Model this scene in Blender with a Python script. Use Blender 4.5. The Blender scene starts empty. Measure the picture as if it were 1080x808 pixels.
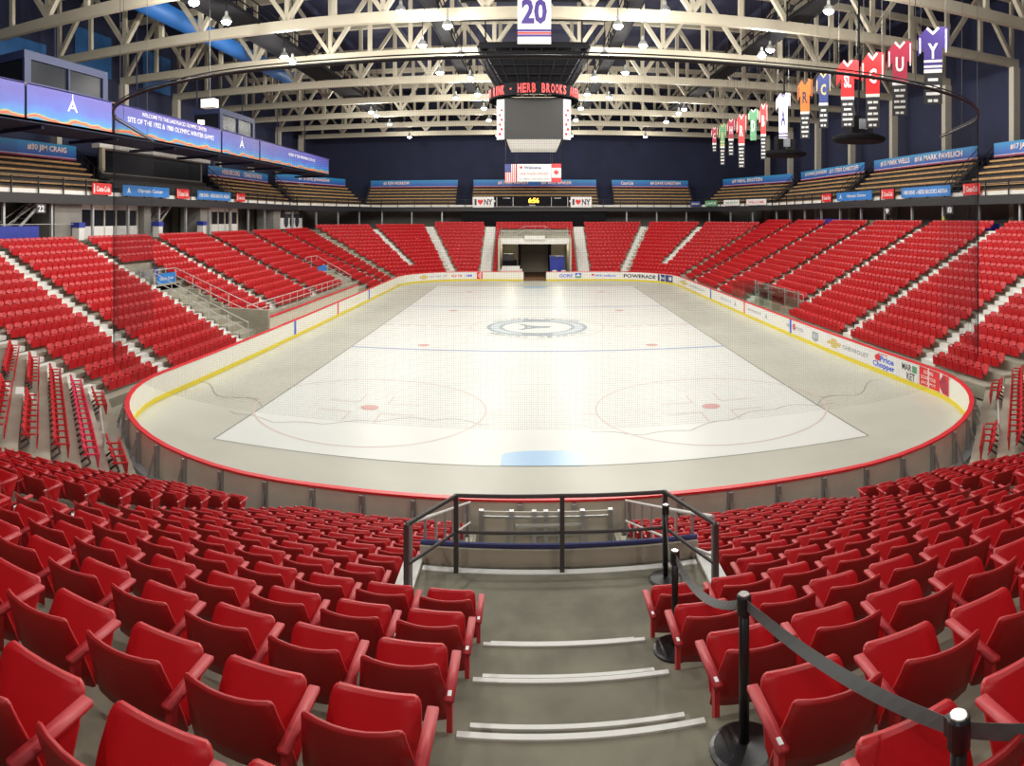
import bpy, math, random
import numpy as np
from mathutils import Vector, Matrix
random.seed(7)
PI = math.pi
sc = bpy.context.scene
COL = sc.collection
CZ = 7.5            # eye height above the ice
F = 706.0           # pixels per radian of the panorama
AX = 0.35           # arena axis
BX = 0.75           # centre line of the boards and stands

# ------------------------------------------------------------------ camera (the photograph is a sweep panorama)
cd = bpy.data.cameras.new('camera')
cam = bpy.data.objects.new('camera', cd)
COL.objects.link(cam)
cam.location = (0, 0, CZ)
cam.rotation_euler = (PI/2, 0, 0)
cd.type = 'PANO'
cd.panorama_type = 'CENTRAL_CYLINDRICAL'
cd.central_cylindrical_range_u_min = -561/F
cd.central_cylindrical_range_u_max = 519/F
cd.central_cylindrical_range_v_min = -(808-230)/F
cd.central_cylindrical_range_v_max = 230/F
cd.central_cylindrical_radius = 1.0
cd.clip_end = 400
sc.camera = cam

# ------------------------------------------------------------------ world, exposure
w = bpy.data.worlds.new('world'); sc.world = w; w.use_nodes = True
w.node_tree.nodes['Background'].inputs[0].default_value = (0.93, 0.96, 1.0, 1)
w.node_tree.nodes['Background'].inputs[1].default_value = 0.14
sc.view_settings.view_transform = 'Standard'
sc.view_settings.look = 'None'
sc.view_settings.exposure = 0.0
sc.view_settings.gamma = 1.0
sc.view_settings.use_curve_mapping = False
LAMP_W = 980.0

# ------------------------------------------------------------------ materials
MATS = {}
def mat(name, col, rough=0.6, metal=0.0, var=0.0, scale=4.0, emit=None, estr=0.0, bump=0.0, spec=0.5):
    m = bpy.data.materials.new(name); m.use_nodes = True
    nt = m.node_tree; b = nt.nodes['Principled BSDF']
    b.inputs['Base Color'].default_value = (*col, 1)
    b.inputs['Roughness'].default_value = rough
    b.inputs['Metallic'].default_value = metal
    b.inputs['Specular IOR Level'].default_value = spec
    if emit:
        b.inputs['Emission Color'].default_value = (*emit, 1)
        b.inputs['Emission Strength'].default_value = estr
    if var or bump:
        tc = nt.nodes.new('ShaderNodeTexCoord'); n = nt.nodes.new('ShaderNodeTexNoise')
        n.inputs['Scale'].default_value = scale; n.inputs['Detail'].default_value = 5
        nt.links.new(tc.outputs['Object'], n.inputs['Vector'])
        if var:
            r = nt.nodes.new('ShaderNodeMapRange')
            r.inputs['From Min'].default_value = 0.3; r.inputs['From Max'].default_value = 0.7
            r.inputs['To Min'].default_value = 1-var; r.inputs['To Max'].default_value = 1+var*0.6
            mx = nt.nodes.new('ShaderNodeVectorMath'); mx.operation = 'SCALE'
            mx.inputs[0].default_value = col
            nt.links.new(n.outputs['Fac'], r.inputs['Value'])
            nt.links.new(r.outputs['Result'], mx.inputs['Scale'])
            nt.links.new(mx.outputs['Vector'], b.inputs['Base Color'])
        if bump:
            bp = nt.nodes.new('ShaderNodeBump'); bp.inputs['Strength'].default_value = bump
            bp.inputs['Distance'].default_value = 0.01
            nt.links.new(n.outputs['Fac'], bp.inputs['Height'])
            nt.links.new(bp.outputs['Normal'], b.inputs['Normal'])
    MATS[name] = m
    return m
M = MATS
mat('red_plastic', (0.60, 0.010, 0.016), 0.42, var=0.10, scale=3)
mat('red_plastic_back', (0.50, 0.012, 0.016), 0.5, var=0.12, scale=3)
mat('pink_plastic', (0.80, 0.03, 0.10), 0.4)
mat('red_arm', (0.55, 0.03, 0.04), 0.5)
mat('iron', (0.10, 0.09, 0.09), 0.5, 0.3)
mat('label_white', (0.8, 0.8, 0.78), 0.4)
mat('concrete', (0.215, 0.205, 0.15), 0.85, var=0.30, scale=2.2)
mat('concrete_light', (0.40, 0.38, 0.30), 0.85, var=0.15, scale=1.2)
mat('white_paint', (0.80, 0.80, 0.76), 0.6, var=0.06, scale=3)
mat('ice_white', (0.78, 0.80, 0.76), 0.34, var=0.03, scale=0.25, spec=0.15)
mat('ice_dull', (0.58, 0.58, 0.50), 0.36, var=0.08, scale=0.30, spec=0.15)
mat('line_dark', (0.22, 0.23, 0.20), 0.5)
mat('line_blue', (0.30, 0.37, 0.62), 0.4)
mat('line_red', (0.66, 0.36, 0.34), 0.4)
mat('line_pink', (0.71, 0.58, 0.53), 0.4)
mat('crease_blue', (0.36, 0.58, 0.82), 0.3)
mat('logo_grey', (0.33, 0.39, 0.43), 0.4)
mat('logo_pale', (0.55, 0.61, 0.64), 0.4)
mat('board_white', (0.86, 0.86, 0.78), 0.35)
mat('board_back', (0.75, 0.70, 0.58), 0.6, var=0.08, scale=2)
mat('board_cap', (0.85, 0.03, 0.04), 0.4)
mat('kick_yellow', (0.80, 0.66, 0.03), 0.4)
mat('board_blue', (0.04, 0.12, 0.75), 0.4)
mat('steel', (0.42, 0.43, 0.42), 0.45, 0.6)
mat('galv', (0.50, 0.52, 0.54), 0.4, 0.5)
mat('rail_dark', (0.085, 0.082, 0.080), 0.45, 0.2)
mat('rail_black', (0.018, 0.018, 0.022), 0.5)
mat('rail_light', (0.68, 0.68, 0.66), 0.4, 0.2)
mat('belt_black', (0.012, 0.012, 0.013), 0.35)
mat('belt_strap', (0.11, 0.12, 0.12), 0.6)
mat('chrome', (0.75, 0.75, 0.75), 0.25, 0.9)
mat('navy_cap', (0.05, 0.06, 0.20), 0.5)
mat('truss_cream', (0.42, 0.385, 0.30), 0.6, var=0.05, scale=1)
mat('column_cream', (0.46, 0.43, 0.36), 0.6)
mat('navy_wall', (0.012, 0.017, 0.055), 0.8, var=0.2, scale=0.4)
mat('navy_roof', (0.016, 0.020, 0.060), 0.8, var=0.25, scale=0.3)
mat('blue_duct', (0.02, 0.13, 0.42), 0.5)
mat('blue_panel', (0.015, 0.10, 0.28), 0.7)
mat('booth_blue', (0.02, 0.03, 0.09), 0.6)
mat('black', (0.010, 0.010, 0.012), 0.9, spec=0.1)
mat('screen', (0.03, 0.03, 0.03), 0.55)
mat('glass_dark', (0.012, 0.014, 0.02), 0.3, spec=0.06)
mat('wood', (0.55, 0.32, 0.13), 0.6, var=0.25, scale=2.5)
mat('dark_deck', (0.035, 0.033, 0.032), 0.7)
mat('sign_blue', (0.02, 0.22, 0.66), 0.45)
mat('sign_navy', (0.03, 0.05, 0.22), 0.45)
mat('sign_red', (0.80, 0.015, 0.02), 0.4)
mat('sign_white', (0.85, 0.85, 0.85), 0.5)
mat('sign_green', (0.12, 0.35, 0.18), 0.5)
mat('sign_gold', (0.70, 0.55, 0.20), 0.5)
mat('sign_orange', (0.90, 0.22, 0.03), 0.5)
mat('sign_purple', (0.055, 0.03, 0.22), 0.5)
mat('sign_maroon', (0.42, 0.02, 0.06), 0.5)
mat('text_red', (0.75, 0.05, 0.05), 0.5)
mat('text_grey', (0.33, 0.36, 0.40), 0.5)
mat('text_dark', (0.04, 0.04, 0.06), 0.5)
mat('wall_beige', (0.50, 0.46, 0.36), 0.7, var=0.06, scale=1)
mat('wall_grey', (0.24, 0.23, 0.21), 0.8, var=0.1, scale=1)
mat('brown', (0.20, 0.10, 0.05), 0.6)
mat('bin_blue', (0.02, 0.04, 0.35), 0.5)
mat('cone_orange', (0.9, 0.45, 0.03), 0.5)
mat('clock_amber', (0.3, 0.2, 0.02), 0.4, emit=(1.0, 0.45, 0.03), estr=5.0)
mat('lamp_glow', (1, 1, 1), 0.4, emit=(0.86, 0.95, 1.0), estr=32.0)
mat('warm_glow', (1, 1, 1), 0.4, emit=(1.0, 0.62, 0.25), estr=12.0)
mat('room_glow', (1, 1, 1), 0.4, emit=(1.0, 0.86, 0.62), estr=6.0)

def gradient_banner():
    m = bpy.data.materials.new('banner_sky'); m.use_nodes = True
    nt = m.node_tree; b = nt.nodes['Principled BSDF']; b.inputs['Roughness'].default_value = 0.5
    tc = nt.nodes.new('ShaderNodeTexCoord'); sp = nt.nodes.new('ShaderNodeSeparateXYZ')
    nt.links.new(tc.outputs['Object'], sp.inputs[0])
    # printed picture: violet top, blue middle, ribbons of red, green and yellow along the foot
    n = nt.nodes.new('ShaderNodeTexNoise'); n.inputs['Scale'].default_value = 0.45; n.inputs['Detail'].default_value = 3
    nt.links.new(tc.outputs['Object'], n.inputs['Vector'])
    ma = nt.nodes.new('ShaderNodeMath'); ma.operation = 'MULTIPLY_ADD'; ma.inputs[1].default_value = 1.1; 
    nt.links.new(n.outputs['Fac'], ma.inputs[0]); nt.links.new(sp.outputs['Z'], ma.inputs[2])
    cr = nt.nodes.new('ShaderNodeValToRGB')
    mp = nt.nodes.new('ShaderNodeMapRange'); mp.inputs['From Min'].default_value = 0.3; mp.inputs['From Max'].default_value = 2.1
    nt.links.new(ma.outputs[0], mp.inputs['Value']); nt.links.new(mp.outputs['Result'], cr.inputs['Fac'])
    e = cr.color_ramp.elements
    e[0].position = 0.0; e[0].color = (0.03, 0.12, 0.45, 1)
    e[1].position = 1.0; e[1].color = (0.055, 0.045, 0.33, 1)
    for p, c in ((0.13, (0.03, 0.22, 0.55, 1)), (0.15, (0.10, 0.32, 0.12, 1)), (0.19, (0.60, 0.06, 0.06, 1)), (0.24, (0.62, 0.12, 0.06, 1)), (0.265, (0.50, 0.42, 0.08, 1)),
                 (0.29, (0.05, 0.28, 0.40, 1)), (0.34, (0.03, 0.20, 0.55, 1)), (0.60, (0.05, 0.09, 0.45, 1))):
        x = e.new(p); x.color = c
    nt.links.new(cr.outputs['Color'], b.inputs['Base Color'])
    MATS['banner_sky'] = m
gradient_banner()

def name_banner():
    m = bpy.data.materials.new('banner_name'); m.use_nodes = True
    nt = m.node_tree; b = nt.nodes['Principled BSDF']; b.inputs['Roughness'].default_value = 0.5
    tc = nt.nodes.new('ShaderNodeTexCoord'); sp = nt.nodes.new('ShaderNodeSeparateXYZ')
    nt.links.new(tc.outputs['Object'], sp.inputs[0])
    cr = nt.nodes.new('ShaderNodeValToRGB')
    nt.links.new(sp.outputs['Z'], cr.inputs['Fac'])
    e = cr.color_ramp.elements
    e[0].position = 0.0; e[0].color = (0.30, 0.02, 0.08, 1)
    e[1].position = 1.0; e[1].color = (0.03, 0.28, 0.60, 1)
    for p, c in ((0.12, (0.30, 0.02, 0.08, 1)), (0.13, (0.6, 0.6, 0.75, 1)), (0.17, (0.6, 0.6, 0.75, 1)), (0.20, (0.03, 0.10, 0.45, 1)), (0.55, (0.03, 0.17, 0.55, 1))):
        x = e.new(p); x.color = c
    nt.links.new(cr.outputs['Color'], b.inputs['Base Color'])
    MATS['banner_name'] = m
name_banner()

def net_material():
    m = bpy.data.materials.new('netting'); m.use_nodes = True
    nt = m.node_tree; nt.nodes.clear()
    out = nt.nodes.new('ShaderNodeOutputMaterial'); mix = nt.nodes.new('ShaderNodeMixShader')
    tr = nt.nodes.new('ShaderNodeBsdfTransparent'); df = nt.nodes.new('ShaderNodeBsdfDiffuse')
    df.inputs[0].default_value = (0.03, 0.03, 0.035, 1)
    uv = nt.nodes.new('ShaderNodeUVMap'); sp = nt.nodes.new('ShaderNodeSeparateXYZ')
    nt.links.new(uv.outputs[0], sp.inputs[0])
    ge = nt.nodes.new('ShaderNodeNewGeometry'); dt = nt.nodes.new('ShaderNodeVectorMath'); dt.operation = 'DOT_PRODUCT'
    nt.links.new(ge.outputs['Incoming'], dt.inputs[0]); nt.links.new(ge.outputs['Normal'], dt.inputs[1])
    ab = nt.nodes.new('ShaderNodeMath'); ab.operation = 'ABSOLUTE'; nt.links.new(dt.outputs['Value'], ab.inputs[0])
    ad_ = nt.nodes.new('ShaderNodeMath'); ad_.operation = 'MAXIMUM'; ad_.inputs[1].default_value = 0.03; nt.links.new(ab.outputs[0], ad_.inputs[0])
    dv = nt.nodes.new('ShaderNodeMath'); dv.operation = 'DIVIDE'; dv.inputs[0].default_value = 0.042; nt.links.new(ad_.outputs[0], dv.inputs[1])
    outs = []
    for ax in ('X', 'Y'):
        a = nt.nodes.new('ShaderNodeMath'); a.operation = 'MULTIPLY'; a.inputs[1].default_value = 1/0.05
        f = nt.nodes.new('ShaderNodeMath'); f.operation = 'FRACT'
        l = nt.nodes.new('ShaderNodeMath'); l.operation = 'LESS_THAN'
        if ax == 'X': nt.links.new(dv.outputs[0], l.inputs[1])      # round threads cover more of the view along the net
        else: l.inputs[1].default_value = 0.042
        nt.links.new(sp.outputs[ax], a.inputs[0]); nt.links.new(a.outputs[0], f.inputs[0]); nt.links.new(f.outputs[0], l.inputs[0])
        outs.append(l)
    mx = nt.nodes.new('ShaderNodeMath'); mx.operation = 'MAXIMUM'
    nt.links.new(outs[0].outputs[0], mx.inputs[0]); nt.links.new(outs[1].outputs[0], mx.inputs[1])
    nt.links.new(mx.outputs[0], mix.inputs[0]); nt.links.new(tr.outputs[0], mix.inputs[1]); nt.links.new(df.outputs[0], mix.inputs[2])
    nt.links.new(mix.outputs[0], out.inputs[0])
    MATS['netting'] = m
net_material()

def plexi_material():
    m = bpy.data.materials.new('plexi'); m.use_nodes = True
    nt = m.node_tree; nt.nodes.clear()
    out = nt.nodes.new('ShaderNodeOutputMaterial'); mix = nt.nodes.new('ShaderNodeMixShader')
    tr = nt.nodes.new('ShaderNodeBsdfTransparent'); tr.inputs[0].default_value = (0.86, 0.9, 0.88, 1)
    gl = nt.nodes.new('ShaderNodeBsdfGlossy'); gl.inputs['Roughness'].default_value = 0.05
    mix.inputs[0].default_value = 0.12
    nt.links.new(tr.outputs[0], mix.inputs[1]); nt.links.new(gl.outputs[0], mix.inputs[2]); nt.links.new(mix.outputs[0], out.inputs[0])
    MATS['plexi'] = m
plexi_material()

# ------------------------------------------------------------------ mesh builder
class MB:
    def __init__(s): s.v = []; s.f = []; s.mi = []; s.mats = []; s.cur = 0
    def use(s, m):
        if m not in s.mats: s.mats.append(m)
        s.cur = s.mats.index(m); return s
    def poly(s, pts):
        n = len(s.v); s.v += [tuple(p) for p in pts]; s.f.append(tuple(range(n, n+len(pts)))); s.mi.append(s.cur); return s
    def faces(s, vs, fs):
        n = len(s.v); s.v += [tuple(p) for p in vs]
        for f in fs: s.f.append(tuple(n+i for i in f)); s.mi.append(s.cur)
        return s
    def box(s, x0, x1, y0, y1, z0, z1):
        vs = [(x0,y0,z0),(x1,y0,z0),(x1,y1,z0),(x0,y1,z0),(x0,y0,z1),(x1,y0,z1),(x1,y1,z1),(x0,y1,z1)]
        return s.faces(vs, [(0,3,2,1),(4,5,6,7),(0,1,5,4),(1,2,6,5),(2,3,7,6),(3,0,4,7)])
    def prism(s, pts, z0, z1):      # plan polygon (counter-clockwise) extruded
        n = len(pts)
        a = sum(pts[i][0]*pts[(i+1)%n][1]-pts[(i+1)%n][0]*pts[i][1] for i in range(n))
        if a < 0: pts = pts[::-1]
        vs = [(p[0],p[1],z0) for p in pts]+[(p[0],p[1],z1) for p in pts]
        return s.faces(vs, [tuple(range(n-1,-1,-1)), tuple(range(n,2*n))]+[(i,(i+1)%n,n+(i+1)%n,n+i) for i in range(n)])
    def bar(s, a, b, wd, ht=None, up=(0,0,1)):   # rectangular bar between two points
        ht = ht or wd; a = Vector(a); b = Vector(b); d = (b-a).normalized()
        u = Vector(up)
        if abs(d.dot(u)) > .97: u = Vector((0,1,0))
        sd = d.cross(u).normalized()*wd/2; u2 = sd.cross(d).normalized()*ht/2
        vs = [a-sd-u2, a+sd-u2, a+sd+u2, a-sd+u2, b-sd-u2, b+sd-u2, b+sd+u2, b-sd+u2]
        return s.faces(vs, [(0,1,2,3),(7,6,5,4),(0,4,5,1),(1,5,6,2),(2,6,7,3),(3,7,4,0)])
    def tube(s, pts, r, seg=8, cap=True):
        pts = [Vector(p) for p in pts]; n0 = len(s.v); N = len(pts); ref = None
        for i, p in enumerate(pts):
            d = (pts[min(i+1,N-1)]-pts[max(i-1,0)]).normalized()
            if ref is None: ref = Vector((0,0,1)) if abs(d.z) < .9 else Vector((1,0,0))
            a = d.cross(ref).normalized(); b = a.cross(d).normalized(); ref = b
            rr = r[i] if isinstance(r, (list, tuple)) else r
            for k in range(seg):
                t = 2*PI*k/seg; s.v.append(tuple(p+a*math.cos(t)*rr+b*math.sin(t)*rr))
        for i in range(N-1):
            for k in range(seg):
                k2 = (k+1)%seg; s.f.append((n0+i*seg+k, n0+i*seg+k2, n0+(i+1)*seg+k2, n0+(i+1)*seg+k)); s.mi.append(s.cur)
        if cap:
            s.f.append(tuple(n0+k for k in range(seg-1,-1,-1))); s.mi.append(s.cur)
            s.f.append(tuple(n0+(N-1)*seg+k for k in range(seg))); s.mi.append(s.cur)
        return s
    def lathe(s, prof, seg=20, c=(0,0,0)):      # profile (r, z)
        n0 = len(s.v)
        for r, z in prof:
            for k in range(seg):
                t = 2*PI*k/seg; s.v.append((c[0]+r*math.cos(t), c[1]+r*math.sin(t), c[2]+z))
        for i in range(len(prof)-1):
            for k in range(seg):
                k2 = (k+1)%seg; s.f.append((n0+i*seg+k, n0+i*seg+k2, n0+(i+1)*seg+k2, n0+(i+1)*seg+k)); s.mi.append(s.cur)
        s.f.append(tuple(n0+k for k in range(seg-1,-1,-1))); s.mi.append(s.cur)
        s.f.append(tuple(n0+(len(prof)-1)*seg+k for k in range(seg))); s.mi.append(s.cur)
        return s
    def mesh(s, name, default=None):
        me = bpy.data.meshes.new(name); me.from_pydata(s.v, [], s.f)
        for m in (s.mats or [default]): me.materials.append(MATS[m])
        if s.mats: me.polygons.foreach_set('material_index', s.mi)
        me.update(); return me
    def obj(s, name, m=None, parent=None, loc=None, smooth=False, rotz=0):
        me = s.mesh(name, m)
        if smooth: me.polygons.foreach_set('use_smooth', [True]*len(me.polygons))
        o = bpy.data.objects.new(name, me); COL.objects.link(o)
        if loc: o.location = loc
        if rotz: o.rotation_euler.z = rotz
        if parent: o.parent = parent
        return o

def tag(o, label, cat, group=None, kind=None):
    o['label'] = label; o['category'] = cat
    if group: o['group'] = group
    if kind: o['kind'] = kind
    return o
def struct(o, label=None):
    o['kind'] = 'structure'
    if label: o['label'] = label
    return o
def empty(name, loc=(0,0,0), rotz=0):
    o = bpy.data.objects.new(name, None); COL.objects.link(o); o.location = loc; o.rotation_euler.z = rotz; o.empty_display_size = .1
    return o
def copy_tree(o, parent=None):
    c = o.copy(); COL.objects.link(c)
    if parent is not None: c.parent = parent
    for ch in list(KIDS.get(o.name, [])):
        copy_tree(ch, c)
    return c
KIDS = {}
def kid(parent, o):
    o.parent = parent; KIDS.setdefault(parent.name, []).append(o); return o

_TXT = {}
def text_data(s, bold=0.0):
    key = (s, bold)
    if key not in _TXT:
        cu = bpy.data.curves.new('lettering', 'FONT'); cu.body = s; cu.extrude = 0.0; cu.resolution_u = 2; cu.offset = bold
        to = bpy.data.objects.new('lettering', cu)
        me = bpy.data.meshes.new_from_object(to)
        v = np.array([tuple(x.co) for x in me.vertices]) if len(me.vertices) else np.zeros((0,3))
        f = [tuple(p.vertices) for p in me.polygons]
        bpy.data.objects.remove(to); bpy.data.curves.remove(cu); bpy.data.meshes.remove(me)
        _TXT[key] = (v, f)
    return _TXT[key]
def frame(o, right, up):          # a plane in space: origin, unit right, unit up
    return Vector(o), Vector(right).normalized(), Vector(up).normalized()
def put_text(mb, s, fr, cx, cy, wd, ht, off=0.012, bold=0.015):
    """letters fitted in wd x ht, centred at (cx, cy) of the frame, standing off its plane"""
    v, f = text_data(s, bold)
    if not len(v): return
    lo = v.min(0); hi = v.max(0); sx = wd/max(hi[0]-lo[0], 1e-6); sy = ht/max(hi[1]-lo[1], 1e-6)
    o, r, u = fr; n = r.cross(u)
    pts = [o + r*((a[0]-(lo[0]+hi[0])/2)*sx+cx) + u*((a[1]-(lo[1]+hi[1])/2)*sy+cy) + n*off for a in v]
    mb.faces(pts, f)
def put_rect(mb, fr, x0, x1, y0, y1, off=0.008):
    o, r, u = fr; n = r.cross(u)
    mb.poly([o+r*x+u*y+n*off for x, y in ((x0,y0),(x1,y0),(x1,y1),(x0,y1))])
def put_poly(mb, fr, pts, off=0.008):
    o, r, u = fr; n = r.cross(u)
    mb.poly([o+r*x+u*y+n*off for x, y in pts])
def put_panel(mb, fr, x0, x1, y0, y1, t=0.06):
    o, r, u = fr; n = r.cross(u)
    vs = [o+r*x+u*y-n*d for d in (t, 0) for x, y in ((x0,y0),(x1,y0),(x1,y1),(x0,y1))]
    mb.faces(vs, [(3,2,1,0),(4,5,6,7),(0,1,5,4),(1,2,6,5),(2,3,7,6),(3,0,4,7)])
HEART = [(0,-.9),(-.5,-.35),(-.85,.1),(-.85,.5),(-.55,.8),(-.2,.75),(0,.5),(.2,.75),(.55,.8),(.85,.5),(.85,.1),(.5,-.35)]
def px_th(px): return (px-561)/F
def on_side(px, X):               # Y where the ray of a photo column meets the plane x = X
    return X/math.tan(px_th(px))
def zat(py, X, Y): return CZ+(230-py)/F*math.hypot(X, Y)

# ================================================================== STRUCTURE
GY0, GY1 = 20.2, 74.0     # goal lines
BY0, BY1, BW, BR = 15.3, 79.8, 15.3, 8.5
def rink_path(w, y0, y1, r, n=14):
    pts = []
    for cx, cy, a0 in ((BX+w-r, y1-r, 0), (BX-w+r, y1-r, PI/2), (BX-w+r, y0+r, PI), (BX+w-r, y0+r, 1.5*PI)):
        for k in range(n+1):
            a = a0+k*PI/2/n; pts.append((cx+r*math.cos(a), cy+r*math.sin(a)))
    return pts
# ground slab
struct(MB().box(-40, 40, -8, 110, -0.6, -0.03).obj('floor_concourse', 'concrete_light'))
ice = struct(MB().prism(rink_path(BW, BY0, BY1, BR), -0.02, 0.0).obj('ice_floor', 'ice_dull'), 'pale grey uncleaned ice reaching the boards')
def flat(name, pts, m, z=0.004): 
    return MB().poly([(p[0],p[1],z) for p in pts]).obj(name, m, ice)
def ribbon(mb, pts, wd, z, closed=False):
    P = [Vector((p[0],p[1],0)) for p in pts]; N = len(P)
    L = []
    for i in range(N):
        a = P[(i-1)%N] if (closed or i > 0) else P[i]; b = P[(i+1)%N] if (closed or i < N-1) else P[i]
        d = (b-a).normalized(); n = Vector((-d.y, d.x, 0))*wd/2
        L.append((P[i]+n, P[i]-n))
    for i in range(N if closed else N-1):
        a, b = L[i], L[(i+1)%N]
        mb.poly([(a[1].x,a[1].y,z),(b[1].x,b[1].y,z),(b[0].x,b[0].y,z),(a[0].x,a[0].y,z)])
def circ(cx, cy, r, n=64, a0=0, a1=2*PI): return [(cx+r*math.cos(a0+(a1-a0)*k/n), cy+r*math.sin(a0+(a1-a0)*k/n)) for k in range(n+1)]
XL, XR = AX-10.75, AX+10.75
flat('clean_ice', [(XL,GY0),(XR,GY0),(XR,GY1-1.0),(XL,GY1-1.0)], 'ice_white')
mb = MB(); ribbon(mb, [(XL,GY0),(XR,GY0),(XR,GY1-1),(XL,GY1-1)], 0.06, 0.008, True)
mb.obj('edge_line', 'line_dark', ice)
mb = MB()
for cx in (AX-6.7, AX+6.7):       # ragged water marks where the cleaning ended
    pts = []
    x = cx-5.0
    while x < cx+5.0:
        pts.append((x, 23.6+0.9*math.sin((x-cx)*0.55)+0.35*abs(math.sin(x*1.7)))); x += 0.35
    ribbon(mb, pts, 0.03, 0.009)
for sx in (-1, 1):
    ribbon(mb, [(AX+sx*(10.8+t*4.3), 24.5+2.2*t+0.5*math.sin(t*9)) for t in [k/20 for k in range(21)]], 0.03, 0.009)
mb.obj('water_mark', 'line_dark', ice)
mb = MB()
for y in (37.6, 56.2): ribbon(mb, [(XL,y),(XR,y)], 0.22, 0.010)
mb.obj('blue_line', 'line_blue', ice)
mb = MB()
x = XL
while x < XR-.5:
    if abs(x+.45-AX) > 4.9: ribbon(mb, [(x,46.0),(x+.8,46.0)], 0.14, 0.010)
    x += 1.15
mb.obj('centre_line', 'line_red', ice)
mb = MB()
ribbon(mb, circ(AX,46.0,4.57), 0.07, 0.010)
for cx in (AX-6.7, AX+6.7):
    for cy, s in ((25.7,1),(67.6,-1)):
        ribbon(mb, circ(cx,cy,4.57), 0.07, 0.010)
        for dx in (-1,1):
            for dy in (-1,1):
                ribbon(mb, [(cx+dx*.6,cy+dy*1.9),(cx+dx*.6,cy+dy*.75),(cx+dx*.6,cy+dy*.7)], 0.06, 0.010)
                ribbon(mb, [(cx+dx*.6,cy+dy*.7),(cx+dx*1.9,cy+dy*.7)], 0.06, 0.010)
            ribbon(mb, [(cx+dx*4.6,cy-.2),(cx+dx*5.3,cy-.2)], 0.06, 0.010)
mb.obj('face_off_circle', 'line_pink', ice)
for cx in (AX-6.7, AX+6.7):
    for cy in (25.7, 38.9, 53.8, 67.6):
        mb = MB(); mb.poly([(p[0],p[1],.011) for p in circ(cx,cy,.36,20)[:-1]]); mb.obj('face_off_dot', 'line_red', ice)
mb = MB()
for gy, s in ((GY0+.03,1),(GY1-1.03,-1)):
    mb.poly([(AX+x,gy+s*y,.011) for x,y in [(-1.3,0),(-1.3,.9)]+[(1.3*-math.cos(a),.9+.42*math.sin(a)) for a in [k*PI/12 for k in range(1,12)]]+[(1.3,.9),(1.3,0)]][::-1 if s > 0 else 1])
mb.obj('goal_crease', 'crease_blue', ice)
# centre ice emblem
mb = MB()
def ring(mb, r0, r1, z, n=64, sx=1.0):
    for k in range(n):
        a, b = 2*PI*k/n, 2*PI*(k+1)/n
        mb.poly([(AX+r0*math.cos(a),46+r0*math.sin(a),z),(AX+r1*math.cos(a),46+r1*math.sin(a),z),(AX+r1*math.cos(b),46+r1*math.sin(b),z),(AX+r0*math.cos(b),46+r0*math.sin(b),z)])
mb.use('logo_grey'); ring(mb, 3.2, 3.45, .012); ring(mb, 2.35, 2.6, .012)
mb.use('logo_pale'); ring(mb, 2.6, 3.2, .012)
mb.use('logo_grey')
for yy in (-3.3, 2.6): mb.box(AX-1.0, AX+1.0, 46+yy, 46+yy+.75, .012, .018)
ribbon(mb, [(AX-1.2,47.1),(AX-.2,46.3),(AX+.9,46.0)], .28, .014); ribbon(mb, [(AX-1.2,44.9),(AX-.2,45.7),(AX+.9,46.0)], .28, .014)
ribbon(mb, [(AX-.7,46.0),(AX+.3,46.0)], .22, .015); ribbon(mb, [(AX-1.0,47.2),(AX-.7,46.0),(AX-1.0,44.8)], .16, .015)
def arc_text(mb, s, r, mid, step, h, z, wd):
    n = len(s)
    for i, ch in enumerate(s):
        if ch == ' ': continue
        a = mid-(i-(n-1)/2)*step
        c = (AX+r*math.cos(a), 46+r*math.sin(a), z)
        put_text(mb, ch, frame(c, (math.sin(a),-math.cos(a),0), (math.cos(a),math.sin(a),0)), 0, 0, wd, h, 0.0)
arc_text(mb, 'OLYMPIC CENTER', 3.85, PI/2, .135, .42, .016, .34)
arc_text(mb, 'OLYMPIC CENTER', 3.85, -PI/2, .135, .42, .016, .34)
mb.obj('centre_emblem', None, ice)

# boards -----------------------------------------------------------
def arclen(path):
    s = [0]
    for i in range(1, len(path)): s.append(s[-1]+math.hypot(path[i][0]-path[i-1][0], path[i][1]-path[i-1][1]))
    return s
inner = rink_path(BW, BY0, BY1, BR); outer = rink_path(BW+.12, BY0-.12, BY1+.12, BR+.12)
# start the loop at the gate in the far end: rotate lists so that index 0 is the far-left corner's start
k0 = 15      # first point of the far-left arc
inner = inner[k0:]+inner[:k0]; outer = outer[k0:]+outer[:k0]
GW = 1.35
inner = [(AX-GW,BY1)]+inner+[(AX+GW,BY1)]; outer = [(AX-GW,BY1+.12)]+outer+[(AX+GW,BY1+.12)]
def wallsweep(mb, A, B, z0, z1):
    n = len(A)
    vs = [(a[0],a[1],z) for a in A for z in (z0,z1)]+[(b[0],b[1],z) for b in B for z in (z0,z1)]
    fs = []
    for i in range(n-1):
        a0,a1,a2,a3 = 2*i,2*i+1,2*i+3,2*i+2; o = 2*n
        fs += [(a0,a1,a2,a3),(o+a3,o+a2,o+a1,o+a0),(a1,o+a1,o+a2,a2)]
    fs += [(0,2*n,2*n+1,1),(2*n-2,2*n-1,4*n-1,4*n-2)]
    mb.faces(vs, fs)
boards = empty('dasher_boards', (AX, BY0, 0))
tag(boards, 'white oval rink boards with red top rail and yellow kick plate', 'rink boards')
def bp(mb, name, m=None): 
    o = mb.obj(name, m); o.parent = boards; o.matrix_parent_inverse = Matrix.Translation(-Vector(boards.location)); return o
mid = [((a[0]+b[0])/2,(a[1]+b[1])/2) for a,b in zip(inner,outer)]
mb = MB(); wallsweep(mb, inner, mid, 0, 1.06); bp(mb, 'board_face', 'board_white')
mb = MB(); wallsweep(mb, mid, outer, 0.05, 1.05); bp(mb, 'board_back', 'board_back')
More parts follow.
